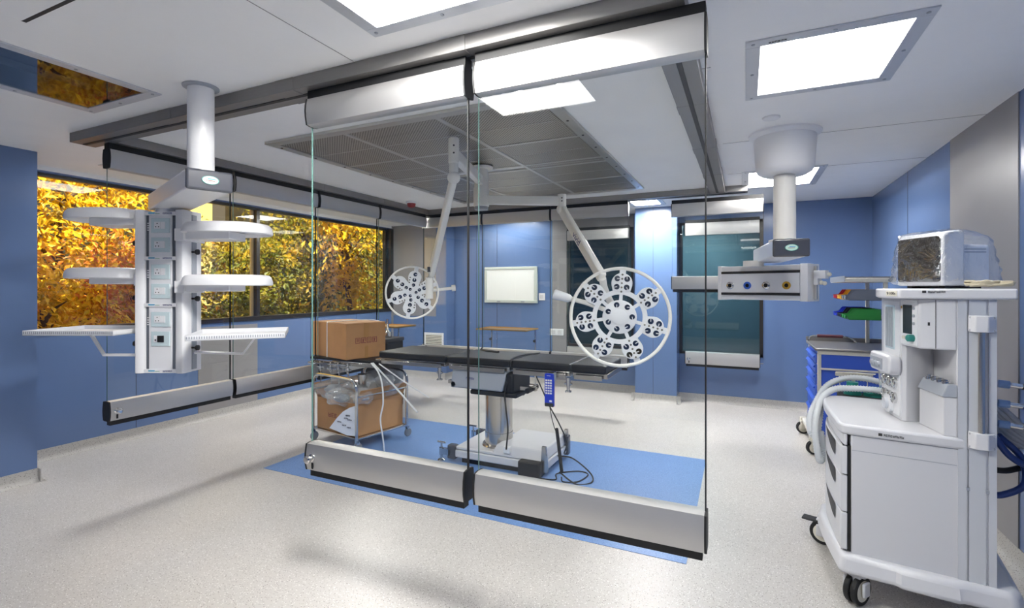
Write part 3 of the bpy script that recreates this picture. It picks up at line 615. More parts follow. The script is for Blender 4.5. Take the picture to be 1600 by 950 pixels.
def lamp_head(ctr, Rr, npet, kind, rot0, yoke_from, handle):
    nrm = Vector((0, 0, 1.5)) - ctr; nrm.normalize()
    mt = Matrix.Translation(LP(ctr)) @ look(nrm); inv = mt.inverted()
    root = MB(); s = Rr / .345
    if kind == 2:
        root.lathe([(0, -.05), (.09, -.05), (.115, -.035), (.118, 0), (.112, .004), (0, .004)], seg=48)
        for k in range(7): a = R(rot0 + k * 360 / 7); root.mi = 0; lens_ring(root, .086 * math.cos(a + .3), .086 * math.sin(a + .3), .005, .021, 1, k * 1.3)
        root.mi = 0; root.lathe([(.054, .004), (.054, .012), (.045, .016), (0, .017)], seg=32)
        N = 56; o_, i_ = [], []
        for z in (-.03, -.004):
            for Rk in (.158, .19): o_.append([root._v((Rk * math.cos(2 * PI * k / N), Rk * math.sin(2 * PI * k / N), z)) for k in range(N)])
        A, B, Cc, D = o_
        for k in range(N):
            q = (k + 1) % N; root._f([A[k], B[k], B[q], A[q]]); root._f([Cc[k], Cc[q], D[q], D[k]]); root._f([B[k], D[k], D[q], B[q]]); root._f([A[k], A[q], Cc[q], Cc[k]])
        for k in range(7):
            a = R(rot0 + k * 360 / 7 ); T0 = root.T.copy(); root.T = Matrix.Rotation(a, 4, 'Z'); root.box((.10, -.012, -.03), (.17, .012, -.006)); root.T = T0
    else:
        root.lathe([(0, -.05), (.06, -.05), (.085, -.03), (.09, 0), (.02, .002), (.018, .01), (0, .012)], seg=36)
        root.mi = 1
        for k in range(3): lens_ring(root, .03 * math.cos(k * 2.1), .03 * math.sin(k * 2.1), .003, .012, 1, k)
    root.mi = 0
    h = root.build('lamp_head', PM, t, fix=False); h.matrix_local = mt
    bmt = h.data; 
    for k in range(npet):
        a = R(rot0 + k * 360 / npet)
        if kind == 2: pm = petal_mesh(.074, .238, (.175, .06), [(.268, .034, .022), (.268, -.034, .022), (.21, .034, .022), (.21, -.034, .022)], [(.178 + .03 * j, 0, .0075) for j in range(5)], (0, 1) if k == 4 else ())
        else: pm = petal_mesh(.052, .125, (.05, .035), [(.145, 0, .017), (.10, 0, .017), (.06, 0, .014)], [(.075 + .02 * j, .036, .006) for j in range(3)])
        pm.build('petal', PM, h, rot=(0, 0, a), bevel=.006 if kind == 2 else .004)
        tb = (.30, .355) if kind == 2 else (.165, Rr + .005)
        w_ = .022 if kind == 2 else .016
        MB().box((tb[0], -w_, -.03), (tb[1], w_, -.012)).build('ring_bracket', 'white', h, rot=(0, 0, a), bevel=.004)
    MB().torus((0, 0, -.02), Rr, .0125 if kind == 2 else .008, 96, 12).build('handle_ring', 'offwhite', h)
    y0 = inv @ yoke_from
    MB().tube(bez([y0, (y0.x * .9, y0.y * .75, -.10), (y0.x * .55, y0.y * .4, -.13), (0, 0, -.07)], 8), .026 if kind == 2 else .02, 14).build('yoke', 'offwhite', h)
    if kind == 2:
        MB().tube([(-.10, .05, -.05), (-.24, .10, -.05), (-.25, .103, -.05)], .017, 14).build('handle_bar', 'offwhite', h)
        MB().tube([(-.34, .125, -.05), (-.36, .13, -.05), (-.46, .158, -.05), (-.47, .161, -.05)], [.018, .03, .038, .034], 16).build('handle_grip', 'white', h)
        MB().tube([(-.24, .10, -.05), (-.35, .128, -.05)], .017, 14).build('handle_bar', 'offwhite', h)
    else:
        MB().tube([(.10, .01, -.03), (.32, .035, -.03)], .013, 12).build('handle_bar', 'offwhite', h)
        MB().tube([(.315, .035, -.03), (.345, .038, -.03)], .026, 14).build('handle_end', 'offwhite', h)
        MB().tube([(.135, .12, .0), (.135, -.05, .0)], .03, 16).build('arm_end', 'offwhite', h)
    return h
lamp_head(Vector((-.799, 3.478, 1.293)), .342, 7, 2, 86, E2, True)
lamp_head(Vector((-2.395, 3.24, 1.459)), .205, 6, 1, 80, E1, True)

# ------------------------------------------------------------------ operating table
t = thing('operating_table', 'black padded operating table on a steel column, standing on the blue floor inlay', 'operating table', (-1.93, 3.90, 0))
ox, oy = -1.93, 3.90
def tx(x, y, z): return (x - ox, y - oy, z)
bs = MB()
bs.prism([(-2.29 - ox, 3.64 - oy), (-1.42 - ox, 3.64 - oy), (-1.42 - ox, 4.2 - oy), (-2.29 - ox, 4.2 - oy)], .05, .115)
bs.prism([(-2.24 - ox, 3.645 - oy), (-1.44 - ox, 3.645 - oy), (-1.44 - ox, 4.19 - oy), (-2.24 - ox, 4.19 - oy)], .115, .145)
base = bs.build('base', 'plastic', t, bevel=.01)
MB().prism([(-1.90 - ox, 3.64 - oy), (-1.43 - ox, 3.64 - oy), (-1.43 - ox, 4.2 - oy), (-1.90 - ox, 4.2 - oy)], .12, .205, [(-1.86 - ox, 3.67 - oy), (-1.45 - ox, 3.67 - oy), (-1.45 - ox, 4.17 - oy), (-1.86 - ox, 4.17 - oy)]).build('base_cover', 'plastic', t, bevel=.01)
MB().box(tx(-2.2, 3.68, .0), tx(-1.5, 4.15, .055)).build('base_underside', 'black', t)
for x, y in ((-2.30, 3.64), (-2.30, 4.14), (-1.46, 4.15)):
    MB().box(tx(x - .02, y - .01, .03), tx(x + .06, y + .06, .15 if x < -2 else .2)).build('corner_bumper', 'dark', t, bevel=.012)
for y in (3.645, 4.2):
    f_ = MB(); c_ = tx(-2.385, y, 0); f_.lathe([(0, 0), (.034, 0), (.034, .01), (.022, .02), (.012, .022), (.012, .05), (.02, .055), (.02, .115), (.01, .12), (.008, .155)], c_, 20)
    f_.tube([(c_[0] - .038, c_[1], .16), (c_[0] + .038, c_[1], .16)], .009, 10); f_.build('levelling_foot', 'chrome', t)
    MB().box(tx(-2.37, y - .015, .06), tx(-2.29, y + .025, .11)).build('foot_bracket', 'chrome', t)
MB().lathe([(0, .14), (.15, .14), (.14, .16), (.121, .165), (.121, .26)], tx(-1.935, 3.86, 0), 48).build('column_collar', 'steel', t)
MB().cyl(tx(-1.935, 3.86, .16), tx(-1.935, 3.86, .64), .117, seg=48).build('column', 'steel', t)
MB().box(tx(-2.14, 3.71, .585), tx(-1.70, 4.08, .625)).build('head_boot', 'black', t, bevel=.012)
hp = MB().prism([tx(-2.33, 3.70, 0)[:2], tx(-1.83, 3.70, 0)[:2], tx(-1.83, 4.1, 0)[:2], tx(-2.33, 4.1, 0)[:2]], .63, .79, [tx(-2.31, 3.70, 0)[:2], tx(-1.79, 3.70, 0)[:2], tx(-1.79, 4.1, 0)[:2], tx(-2.31, 4.1, 0)[:2]])
hp = hp.build('tilt_housing', 'grey2', t, bevel=.012)
gm = MB(); glyphs(gm, tx(-2.17, 0, 0)[0], tx(-2.09, 0, 0)[0], .712, .732, 3.699 - oy, 5, 5); gm.build('maker_mark', 'navy', hp)
MB().box(tx(-1.80, 3.71, .62), tx(-1.73, 4.08, .79)).build('tilt_bellows', 'black', t, bevel=.02)
for x in (-2.30, -1.60):
    k_ = MB().tube([tx(x, 3.78, .66), tx(x, 3.70, .66)], .022, 14); k_.build('pivot_knob', 'black', t)
    MB().box(tx(x - .09, 3.76, .65), tx(x + .05, 3.8, .68)).build('link_bar', 'steel', t)
# pads and frames
segs_ = [(-3.12, -2.385), (-2.365, -1.755), (-1.745, -1.235), (-1.23, -.955)]
for i, (x0, x1) in enumerate(segs_):
    MB().box(tx(x0, 3.70, .84), tx(x1, 4.22, .90)).build('mattress_pad', 'blackpad', t, bevel=.014, segs=3)
    MB().box(tx(x0 + .01, 3.715, .80), tx(x1 - (.01 if i < 3 else -.01), 4.2, .838)).build('pad_plate', 'steel', t, bevel=.003)
for x0, x1 in ((-3.08, -2.42), (-2.33, -1.80), (-1.72, -1.27), (-1.2, -.98)):
    for y in (3.69, 4.21): MB().box(tx(x0, y - .006, .79), tx(x1, y + .006, .825)).build('side_rail', 'steel', t, bevel=.002)
MB().tube([tx(-2.30, 4.2, .90), tx(-2.2, 4.12, .906), tx(-2.05, 4.08, .905)], .012, 8).build('pad_strap', 'blackpad', t)
MB().tube(bez([tx(-1.74, 3.69, .85), tx(-1.75, 3.72, .905), tx(-1.76, 3.95, .91), tx(-1.70, 4.1, .91), tx(-1.70, 4.22, .9)], 6), .007, 8).build('pad_cable', 'black', t)
for x in (-2.42, -1.24):
    mb = MB().cyl(tx(x, 3.67, .80), tx(x, 3.67, .74), .017, seg=16).tube([tx(x - .03, 3.67, .755), tx(x + .03, 3.67, .755)], .008, 8).lathe([(0, .69), (.026, .69), (.026, .70), (.012, .705), (.012, .74)], tx(x, 3.67, 0), 16); mb.build('rail_clamp', 'chrome', t)
# head end plate that carries the carton
MB().box(tx(-4.02, 3.72, .772), tx(-3.14, 4.2, .80)).build('head_plate', 'black', t, bevel=.008)
MB().box(tx(-3.2, 3.75, .78), tx(-3.06, 4.15, .82)).build('head_bracket', 'steel', t, bevel=.004)
for y in (3.72, 4.2): MB().box(tx(-4.0, y - .006, .735), tx(-3.2, y + .006, .765)).build('side_rail', 'steel', t, bevel=.002)
rnd = random.Random(3)
for x in (-3.98, -3.86, -3.72, -3.62, -3.50):
    mb = MB().cyl(tx(x, 3.70, .76), tx(x, 3.70, .66), .011, seg=12).tube([tx(x - .03, 3.69, .70), tx(x + .05, 3.69, .70)], .012, 10).lathe([(0, 0), (.018, 0), (.018, .03), (0, .03)], tx(x + .02, 3.68, .66 + rnd.random() * .05), 14).cyl(tx(x + .01, 3.70, .67), tx(x + .01, 3.70, .55), .006, seg=8)
    mb.build('accessory_clamp', 'chrome', t)
MB().tube([tx(-4.0, 3.68, .742), tx(-3.5, 3.68, .742)], .009, 10).build('clamp_bar', 'chrome', t)
pb = MB().box(tx(-1.63, 3.575, .012), tx(-1.445, 3.70, .13)); pb.build('pedal_housing', 'black', t, bevel=.01)
sk = MB().box(tx(-1.78, 3.625, .155), tx(-1.72, 3.66, .21)); sk.build('power_plug', 'white', t, bevel=.006)
MB().tube(bez([tx(-1.75, 3.62, .19), tx(-1.74, 3.63, .35), tx(-1.77, 3.66, .5), tx(-1.80, 3.7, .62), tx(-1.78, 3.72, .75)], 8), .007, 8).build('power_cable', 'black', t)
for s_ in (0, .53): MB().prism([tx(-1.46, 3.632 + s_, 0)[:2], tx(-1.40, 3.632 + s_, 0)[:2], tx(-1.40, 3.67 + s_, 0)[:2], tx(-1.46, 3.67 + s_, 0)[:2]], .05, .25, [tx(-1.45, 3.64 + s_, 0)[:2], tx(-1.415, 3.64 + s_, 0)[:2], tx(-1.415, 3.66 + s_, 0)[:2], tx(-1.45, 3.66 + s_, 0)[:2]]).build('corner_post', 'steel', t, bevel=.004)
# remote handset hooked on the rail
r_ = thing('remote_control', 'blue corded remote control hooked on the table side rail', 'remote control', (-1.385, 3.645, .57))
MB().prism(rrect(-.038, .0, .038, .258, .012), -.014, .014).build('housing', 'remote', r_, rot=(R(90), 0, 0), bevel=.004)
mb = MB()
for k in range(6):
    for s in (-1, 0, 1): mb.cbox((s * .019 - .003, -.0155, .205 - k * .02), (.015, .003, .013))
mb.cbox((.014, -.0155, .045), (.02, .003, .014)); mb.build('buttons', 'white', r_, bevel=.001)
mb = MB(); glyphs(mb, -.018, .014, .238, .245, -.0142, 5, 8); mb.build('lettering', 'white', r_)
MB().box((-.036, -.016, .0), (.036, .015, .03)).build('end_cap', 'slot', r_, bevel=.004)
MB().box((.03, .0, .2), (.045, .03, .262)).build('hook', 'grey2', r_)
co_ = []
for k in range(420):
    f = k / 419; z = .33 * (1 - f) + .03
    co_.append(Vector((.04 + .05 * f + .011 * math.cos(k * .9), .011 * math.sin(k * .9) + .05 - .02 * f, z - .54)))
MB().tube(bez([(.0, 0, 0), (.012, .02, -.1), (.03, .04, -.19)], 8) + co_[::1], .0035, 6).build('coiled_cord', 'black', r_)
MB().tube(bez([(.09, .02, -.545), (.12, -.02, -.562), (.22, .03, -.562), (.25, .2, -.562), (.16, .24, -.562), (.02, .12, -.562), (.05, .0, -.563), (-.06, -.03, -.562), (-.1, -.02, -.55)], 10), .0055, 8).build('floor_cord', 'black', r_)
MB().tube(bez([(-.14, .06, .22), (-.07, .03, .11), (-.01, .02, 0), (.06, .05, -.14), (.1, .12, -.30), (.05, .2, -.42)], 10), .0055, 8).build('hanging_cord', 'black', r_)
MB().tube(bez([(.0, .18, -.44), (.12, .2, -.45), (.28, .16, -.53), (.32, .06, -.562), (.22, -.02, -.562), (.08, .0, -.5)], 10), .006, 8).build('looped_cord', 'black', r_)

# ------------------------------------------------------------------ carton on the table end
t = thing('cardboard_box', 'closed cardboard carton on the left end of the operating table, white strap around it', 'box', (-3.72, 3.945, .80), -15)
a, b, h = .325, .225, .345
bx = MB().box((-a, -b, 0), (a, b, h)).build('carton', 'card', t, bevel=.006)
for s in (-1, 1):
    MB().box((-a, s * .004 if s > 0 else -b, h), (a, b if s > 0 else -.004, h + .005)).build('flap', 'card', t)
MB().box((a, -.03, h - .14), (a + .0008, .03, h + .003)).box((a, -.018, .0), (a + .0008, .018, .12)).build('packing_tape', 'tape', t)
mb = MB()
def stamp(mb, y0, z0, w, h, k):               # one blocky stamped character on the +x face
    tt = w * .11; f = lambda ya, yb, za, zb: mb.box((a, y0 + ya * w, z0 + za * h), (a + .0009, y0 + yb * w, z0 + zb * h))
    f(0, .11, 0, 1); f(.85, .96, .0 if k != 1 else .3, 1); f(0, .96, .9, 1); f(0, .96, 0, .1)
    f(.2, .75, .66, .75); f(.2, .75, .42, .5) if k % 2 == 0 else f(.3, .4, .15, .6); f(.42, .54, .2, .8) if k != 2 else f(.3, .75, .2, .28)
for k in range(4): stamp(mb, -.125 + k * .064, .15, .055, .055, k)
mb.build('stamped_lettering', 'red', t)
MB().tube([(-.02, -b - .003, 0), (-.02, -b - .003, h + .006), (-.02, b, h + .006)], .005, 6).build('strap', 'white', t)
MB().tube(bez([(-.02, -.2, h + .008), (.1, -.05, h + .02), (.3, .05, h + .03), (.25, .2, h + .01)], 6), .004, 6).build('strap_end', 'white', t)
for x in (-a + .02, a - .004): MB().box((x - .006, -b - .001, h - .07), (x, -b + .001, h - .0)).build('staple', 'tape', t)

# ------------------------------------------------------------------ trolley under it, with its carton and bags
TA = Vector((-3.85, 3.60, 0)); TR = -10
t = thing('instrument_trolley', 'chrome tube trolley on casters under the carton end of the table', 'trolley', TA, TR)
LX, LY = .67, .61
for y in (0, LY):
    MB().tube(bez([(0, y, .10), (0, y, .40), (0, y, .56), (.02, y, .62), (.09, y, .655), (LX / 2, y, .66), (LX - .09, y, .655), (LX - .02, y, .62), (LX, y, .56), (LX, y, .40), (LX, y, .10)], 6), .0145, 12).build('end_frame', 'chrome', t)
for x in (0, LX):
    MB().tube([(x, 0, .12), (x, LY, .12)], .012, 10).build('side_bar', 'chrome', t); MB().tube([(x, 0, .5), (x, LY, .5)], .010, 10).build('side_bar', 'chrome', t)
MB().box((0, 0, .112), (LX, LY, .128)).build('lower_shelf', 'steel', t, bevel=.003)
for x in (0, LX):
    for y in (0, LY):
        c_ = MB().box((x - .016, y - .004, .075), (x - .008, y + .02, .105)).box((x + .008, y - .004, .075), (x + .016, y + .02, .105)).box((x - .016, y - .012, .09), (x + .016, y + .012, .105)).build('caster_fork', 'chrome', t)
        w = MB(); w.T = Matrix.Translation((x, y + .015, .042)) @ Matrix.Rotation(R(90), 4, 'Y'); w.lathe([(0, -.012), (.036, -.012), (.042, -.007), (.042, .007), (.036, .012), (0, .012)], seg=24); w.build('wheel', 'grybin', c_)
def on_trolley(x, y, z): c, s = math.cos(R(TR)), math.sin(R(TR)); return (TA.x + x * c - y * s, TA.y + x * s + y * c, z)
t = thing('cardboard_box', 'open cardboard carton full of wrapped parts on the trolley lower shelf', 'box', on_trolley(LX / 2, LY / 2, .129), TR)
a, b, h = .30, .28, .30
mb = MB()
for lo, hi in (((-a, -b, 0), (a, b, .005)), ((-a, -b, 0), (a, -b + .006, h)), ((-a, b - .006, 0), (a, b, h)), ((-a, -b, 0), (-a + .006, b, h)), ((a - .006, -b, 0), (a, b, h))): mb.box(lo, hi)
mb.build('carton', 'card', t)
for s in (-1, 1):
    f = MB().box((0, -b, -.003), (.14, b, .003)); f.T = Matrix(); o = f.build('flap', 'card', t, (s * a, 0, h), (0, R(-65) if s > 0 else R(180 + 65), 0))
mb = MB(); glyphs(mb, -.12, .02, .13, .17, -b - .0003, 3, 21); mb.build('stamped_lettering', 'red', t)
t = thing('printed_leaflet', 'white printed sheet hanging from the trolley corner post', 'paper', on_trolley(.55, -.035, .18))
mb = MB(); P = [(-.17, .02), (-.09, .0), (.02, -.03), (.12, -.03), (.125, .10), (.10, .24), (.04, .22), (-.03, .18), (-.09, .12)]
bm_ = mb; mb.prism(P, -.0006, .0006); mb.build('sheet', 'paper', t, rot=(R(86), 0, R(8)))
mb = MB(); mb.T = Matrix.Rotation(R(28), 4, 'Y') if False else Matrix()
rnd = random.Random(5)
for k in range(7): 
    x, z = rnd.uniform(-.06, .06), rnd.uniform(.02, .15); glyphs(mb, x - .025, x + .02, z, z + .012, -.0009, 3, k + 40)
mb.build('printed_text', 'ink', t, (0, -.004, 0), (R(-4), 0, R(8)))
labs = ['crumpled clear plastic bag on the left of the open carton', 'grey part in clear plastic bag hanging over the front of the open carton', 'dark part in clear plastic bag in the middle of the open carton', 'large clear plastic bag bulging on the right rear of the open carton', 'small wrapped part at the right front of the open carton']
for (x, y, z, r, sc), l in zip(((.14, .14, .47, .14, (1.1, 1, .6)), (.42, .02, .44, .12, (1.1, .6, .55)), (.35, .3, .50, .14, (1, 1, .6)), (.52, .45, .54, .16, (1, 1, .75)), (.60, .14, .45, .10, (.8, 1.3, .6))), labs):
    t = thing('plastic_bag', l, 'plastic bag', on_trolley(x, y, z + .03), random.uniform(0, 60), 'wrapped parts in the open carton')
    MB().sph((0, 0, 0), r * 1.18, 4, sc, .38, 1.6, r * 100 + x * 10).build('film', 'film', t, angle=180)
    MB().sph((0, 0, -.01), r * .6, 3, sc, .3, 1.5, x * 20).build('wrapped_part', 'grybin' if 'dark' in l or 'grey' in l else 'hosegrey', t, angle=180)
for i, (pts, l) in enumerate((([(-3.12, 3.62, .80), (-2.83, 3.59, .60), (-2.57, 3.55, .42)], 'thicker white rod leaning from the table end past the trolley'), ([(-3.08, 3.66, .79), (-2.8, 3.66, .65), (-2.53, 3.66, .53)], 'thinner white rod leaning from the table end, ending higher'))):
    tag(MB().tube(pts, .008 if i == 0 else .006, 8).build('white_rod', 'white'), l, 'rod')
tag(MB().tube(bez([(-3.12, 3.60, .80), (-3.0, 3.55, .74), (-2.93, 3.52, .64), (-2.90, 3.50, .48), (-2.93, 3.50, .33), (-2.90, 3.50, .15), (-2.91, 3.53, .01)], 8), .007, 6).build('packing_strap', 'white'), 'white packing strap dangling from the carton down to the floor', 'strap')
t = thing('instrument_pot', 'upright steel pot between bags on the open carton', 'pot', on_trolley(.47, .22, .57)); MB().lathe([(0, 0), (.04, 0), (.042, .09), (.046, .095), (.04, .093), (.038, .01), (0, .008)], seg=28).build('bowl', 'steel', t)
tag(MB().prism([(-2.98, 3.28), (-2.89, 3.26), (-2.90, 3.32), (-2.975, 3.345)], .003, .0045).build('paper_scrap', 'paper'), 'small white paper scrap lying on the blue floor by the trolley', 'paper') if False else None
tag(MB().tube([(-3.03, 3.33, .006), (-2.95, 3.27, .006), (-2.88, 3.34, .006)], .003, 6).build('bent_wire', 'white'), 'bent white wire piece lying on the blue floor near the trolley', 'wire')

# ------------------------------------------------------------------ tray stands at the back and equipment between
def tray_stand(label, x, y, z, w, d, two=True):
    t = thing('tray_stand', label, 'tray stand', (x, y, 0), 0)
    mb = MB().box((-w / 2, -d / 2, z), (w / 2, d / 2, z + .004))
    for lo, hi in (((-w / 2, -d / 2, z), (w / 2, -d / 2 + .004, z + .018)), ((-w / 2, d / 2 - .004, z), (w / 2, d / 2, z + .018)), ((-w / 2, -d / 2, z), (-w / 2 + .004, d / 2, z + .018)), ((w / 2 - .004, -d / 2, z), (w / 2, d / 2, z + .018))): mb.box(lo, hi)
    mb.build('tray', 'tray', t)
    for s in ((-1, 1) if two else (1,)):
        xx = s * (w / 2 - .04) if two else 0
        MB().tube([(xx, d / 2 - .02, z), (xx, d / 2 - .02, .06)], .012, 10).build('upright', 'chrome', t)
        k_ = MB(); k_.T = Matrix.Translation((xx, d / 2 - .03, z - .17)) @ Matrix.Rotation(R(90), 4, 'X'); k_.lathe([(.008, 0), (.008, .02), (.02, .022), (.02, .04), (0, .042)], seg=14).build('height_knob', 'black', t)
        mb = MB().tube([(xx, -d / 2, .06), (xx, d / 2 + .06, .06)], .013, 10); mb.build('foot_bar', 'chrome', t)
        for yy in (-d / 2, d / 2 + .06):
            w_ = MB(); w_.T = Matrix.Translation((xx, yy, .028)) @ Matrix.Rotation(R(90), 4, 'Y'); w_.lathe([(0, -.01), (.028, -.01), (.028, .01), (0, .01)], seg=18).build('wheel', 'black', t)
    if two: MB().tube([(-w / 2 + .04, d / 2 + .03, .06), (w / 2 - .04, d / 2 + .03, .06)], .012, 10).build('cross_bar', 'chrome', t)
    return t
tray_stand('two legged tray stand against the back wall beneath the white board', -3.15, 6.55, .885, .80, .45)
tray_stand('single post tray stand behind the carton, below the smaller surgical lamp', -4.28, 5.3, .98, .55, .4, False)
t = thing('floor_unit', 'black boxed suction unit with clear fittings, behind the carton', 'medical unit', (-3.95, 4.75, 0))
MB().prism(rrect(-.2, -.16, .2, .16, .03), .08, .86).build('body', 'blackpad', t, bevel=.01)
MB().prism(rrect(-.21, -.17, .21, .17, .03), .86, .90).build('lid', 'slot', t, bevel=.008)
MB().lathe([(0, 0), (.05, 0), (.055, .06), (.03, .07), (.015, .1), (.015, .22), (0, .22)], (.08, 0, .90), 20).build('fitting', 'chrome', t)
for x in (-.15, .15):
    for y in (-.12, .12):
        w_ = MB(); w_.T = Matrix.Translation((x, y, .04)) @ Matrix.Rotation(R(90), 4, 'Y'); w_.lathe([(0, -.012), (.04, -.012), (.04, .012), (0, .012)], seg=18).build('wheel', 'black', t); MB().box((x - .015, y - .015, .05), (x + .015, y + .015, .085)).build('wheel_fork', 'grey2', t)

# ------------------------------------------------------------------ wall items at the back
t = thing('white_board', 'blank white board in a pale metal frame on the blue back wall', 'board', (-3.37, YB, 1.54)); w, h = .46, .285
MB().box((-w + .02, -.03, -h + .02), (w - .02, -.004, h - .02)).build('panel', 'board', t)
mb = MB()
for lo, hi in (((-w, -.04, -h), (w, 0, -h + .045)), ((-w, -.04, h - .04), (w, 0, h)), ((-w, -.04, -h + .045), (-w + .04, 0, h - .04)), ((w - .05, -.04, -h + .045), (w, 0, h - .04))): mb.box(lo, hi)
mb.build('frame', 'boardf', t, bevel=.004)
for x in (-.2, .22): MB().box((x - .03, -.043, -h + .01), (x + .03, -.038, -h + .03)).build('clip', 'grey2', t)
t = thing('wall_switch', 'small white switch plate right of the white board', 'switch', (-2.84, YB, 1.355)); pl = MB().box((-.05, -.012, -.055), (.05, 0, .055)).build('plate', 'white', t, bevel=.003); MB().box((-.03, -.017, -.03), (.03, -.011, .03)).build('rocker', 'plastic', t, bevel=.002)
t = thing('wall_socket', 'white wall socket with a plug, right of the tray stand', 'socket', (-2.60, YB, .82)); MB().box((-.11, -.012, -.05), (.11, 0, .05)).build('plate', 'white', t, bevel=.003)
for x in (-.05, .05): MB().box((x - .03, -.02, -.03), (x + .03, -.011, .03)).build('outlet', 'plastic', t, bevel=.003)
t = thing('air_grille', 'white framed louvred air grille low on the back left wall', 'vent', (-4.66, 6.9, .60)); w, h = .19, .15
mb = MB()
for lo, hi in (((-w, -.018, -h), (w, 0, -h + .03)), ((-w, -.018, h - .03), (w, 0, h)), ((-w, -.018, -h + .03), (-w + .03, 0, h - .03)), ((w - .03, -.018, -h + .03), (w, 0, h - .03))): mb.box(lo, hi)
mb.build('frame', 'white', t, bevel=.003)
MB().box((-w + .02, -.003, -h + .02), (w - .02, -.001, h - .02)).build('backing', 'slot', t)
mb = MB()
for k in range(9):
    z = -h + .045 + k * .026; mb.extr([(-.016, z), (-.004, z + .014), (-.003, z + .012), (-.015, z - .002)], -w + .03, w - .03)
mb.build('louvres', 'cream', t)

# ------------------------------------------------------------------ anaesthesia machine
MO, MR = (.418, 2.828, 0), -8
t = thing('anaesthesia_machine', 'white anaesthesia machine with drawers and gauges on casters, right foreground', 'anaesthesia machine', MO, MR)
base = [(-.015, -.05), (.08, -.055), (.2, -.055), (.22, -.07), (.42, -.07), (.44, -.055), (.60, -.05), (.635, .0), (.64, .55), (.6, .66), (.05, .68), (-.06, .66), (-.11, .60), (-.115, .45), (-.09, .28), (-.05, .1)]
MB().prism([(x * 1.0, y) for x, y in base], .155, .24, [(.29 + (x - .29) * .955, .3 + (y - .3) * .94) for x, y in base]).build('base', 'plastic', t, bevel=.022, segs=4)
body = MB().prism([(.037, 0), (.418, 0), (.54, .02), (.54, .60), (.0, .60), (.0, .2)], .235, .80).build('cabinet', 'plastic', t, bevel=.004)
MB().box((.039, -.0012, .727), (.416, .0, .7295)).build('panel_joint', 'grey2', t)
MB().prism([(.004, .01), (.036, .002), (.036, .3), (-.03, .3)], .245, .745).build('drawer_gap', 'black', t)
dz = [(.25, .425), (.43, .603), (.608, .742)]
bow = [(.022, -.004), (-.004, .0), (-.018, .06), (-.04, .19), (-.062, .34), (-.074, .48), (-.07, .60), (.0, .62), (.0, .2)]
for z0, z1 in dz:
    d = MB().prism(bow, z0, z1).build('drawer', 'grey2' if False else 'plastic', t, bevel=.004)
    hm = MB(); P = []
    for k in range(9):
        f = k / 8; P.append((.10 + f * .30, z1 - .012 - .065 * math.sin(PI * (1 - f) * .55) ** 1.2 if True else 0))
    # dark scooped grip following the bow
    def bx_(y): 
        for (xa, ya), (xb, yb) in zip(bow[1:7], bow[2:8]):
            if ya <= y <= yb: return xa + (xb - xa) * (y - ya) / (yb - ya)
        return -.07
    lo_ = [hm._v((bx_(y) - .0025, y, z)) for y, z in P]; hi_ = [hm._v((bx_(y) - .0025, y, z1 - .002)) for y, z in P]
    lb_ = [hm._v((bx_(y) + .004, y, z)) for y, z in P]; hb_ = [hm._v((bx_(y) + .004, y, z1 - .002)) for y, z in P]
    for k in range(8): hm._f([lo_[k], lo_[k + 1], hi_[k + 1], hi_[k]]); hm._f([lb_[k], hb_[k], hb_[k + 1], lb_[k + 1]])
    hm.build('grip_recess', 'slot', d)
MB().prism([(x + (.012 if x < .01 else 0), y) for x, y in bow], .748, .80).build('fascia', 'plastic', t, bevel=.004)
wt = bez([(.415, -.012, 0), (.2, -.012, 0), (.03, -.01, 0), (-.012, .02, 0), (-.03, .12, 0), (-.055, .27, 0), (-.08, .45, 0), (-.085, .6, 0), (-.06, .70, 0), (.0, .73, 0)], 5)
MB().prism([(v.x, v.y) for v in wt] + [(.25, .73), (.25, .62), (.54, .62), (.54, .02)], .80, .85).build('worktop', 'plastic', t, bevel=.012, segs=3)
mk = MB(); glyphs(mk, .16, .235, .815, .826, -.0125, 9, 31); mk.prism([(.14, -.0128), (.155, -.0128), (.155, -.0124), (.14, -.0124)], .815, .828); mk.build('maker_mark', 'slot', t)
# upper console
con = [(.243, .205), (.262, .20), (.32, .235), (.36, .275), (.376, .30), (.385, .26), (.40, .13), (.415, .002), (.54, .02), (.54, .60), (.19, .60), (.188, .42)]
MB().prism(con, .85, 1.45).build('console', 'plastic', t, bevel=.003)
MB().box((.377, .297, .86), (.379, .3, 1.22)).build('console_joint', 'grey2', t)
fa = Vector((.243, .205, 0)); fb = Vector((.188, .42, 0)); fd = (fa - fb).normalized(); fn = Vector((fd.y, -fd.x, 0)); fl_ = (fa - fb).length
fm = Matrix((fd, Vector((0, 0, 1)), fn)).transposed().to_4x4()       # local x along the face, y up, z out
fp = lambda u, z, o=0: Matrix.Translation(fb + fd * u + Vector((0, 0, z)) + fn * o) @ fm
def onface(mtx, mb, name, m, par=t, **k): mb2 = mb; o = mb2.build(name, m, par, **k); o.matrix_local = mtx; return o
onface(fp(0, 0, 0), MB().box((.01, .87, -.002), (fl_ - .01, 1.43, .004)), 'gauge_panel', 'white')
onface(fp(0, 0, .004), MB().box((.05, 1.19, 0), (.155, 1.41, .004)), 'flow_meter', 'panelglass')
mb = MB()
for k in range(3): mb.cyl((.07 + k * .032, 1.20, .006), (.07 + k * .032, 1.40, .006), .006, seg=8)
onface(fp(0, 0, .004), mb, 'flow_tubes', 'grey2')
tr_ = onface(fp(0, 0, 0), MB().prism(rrect(-.03, 1.07, fl_ + .01, 1.165, .03), 0, .055), 'knob_rail', 'plastic', bevel=.01)
mb = MB()
for k in range(3): mb.lathe([(.0, .07), (.012, .07), (.014, .06), (.014, .05)], (.03 + k * .045, 1.11, 0), 14)
mb.build('flow_knobs', 'grey2', tr_)
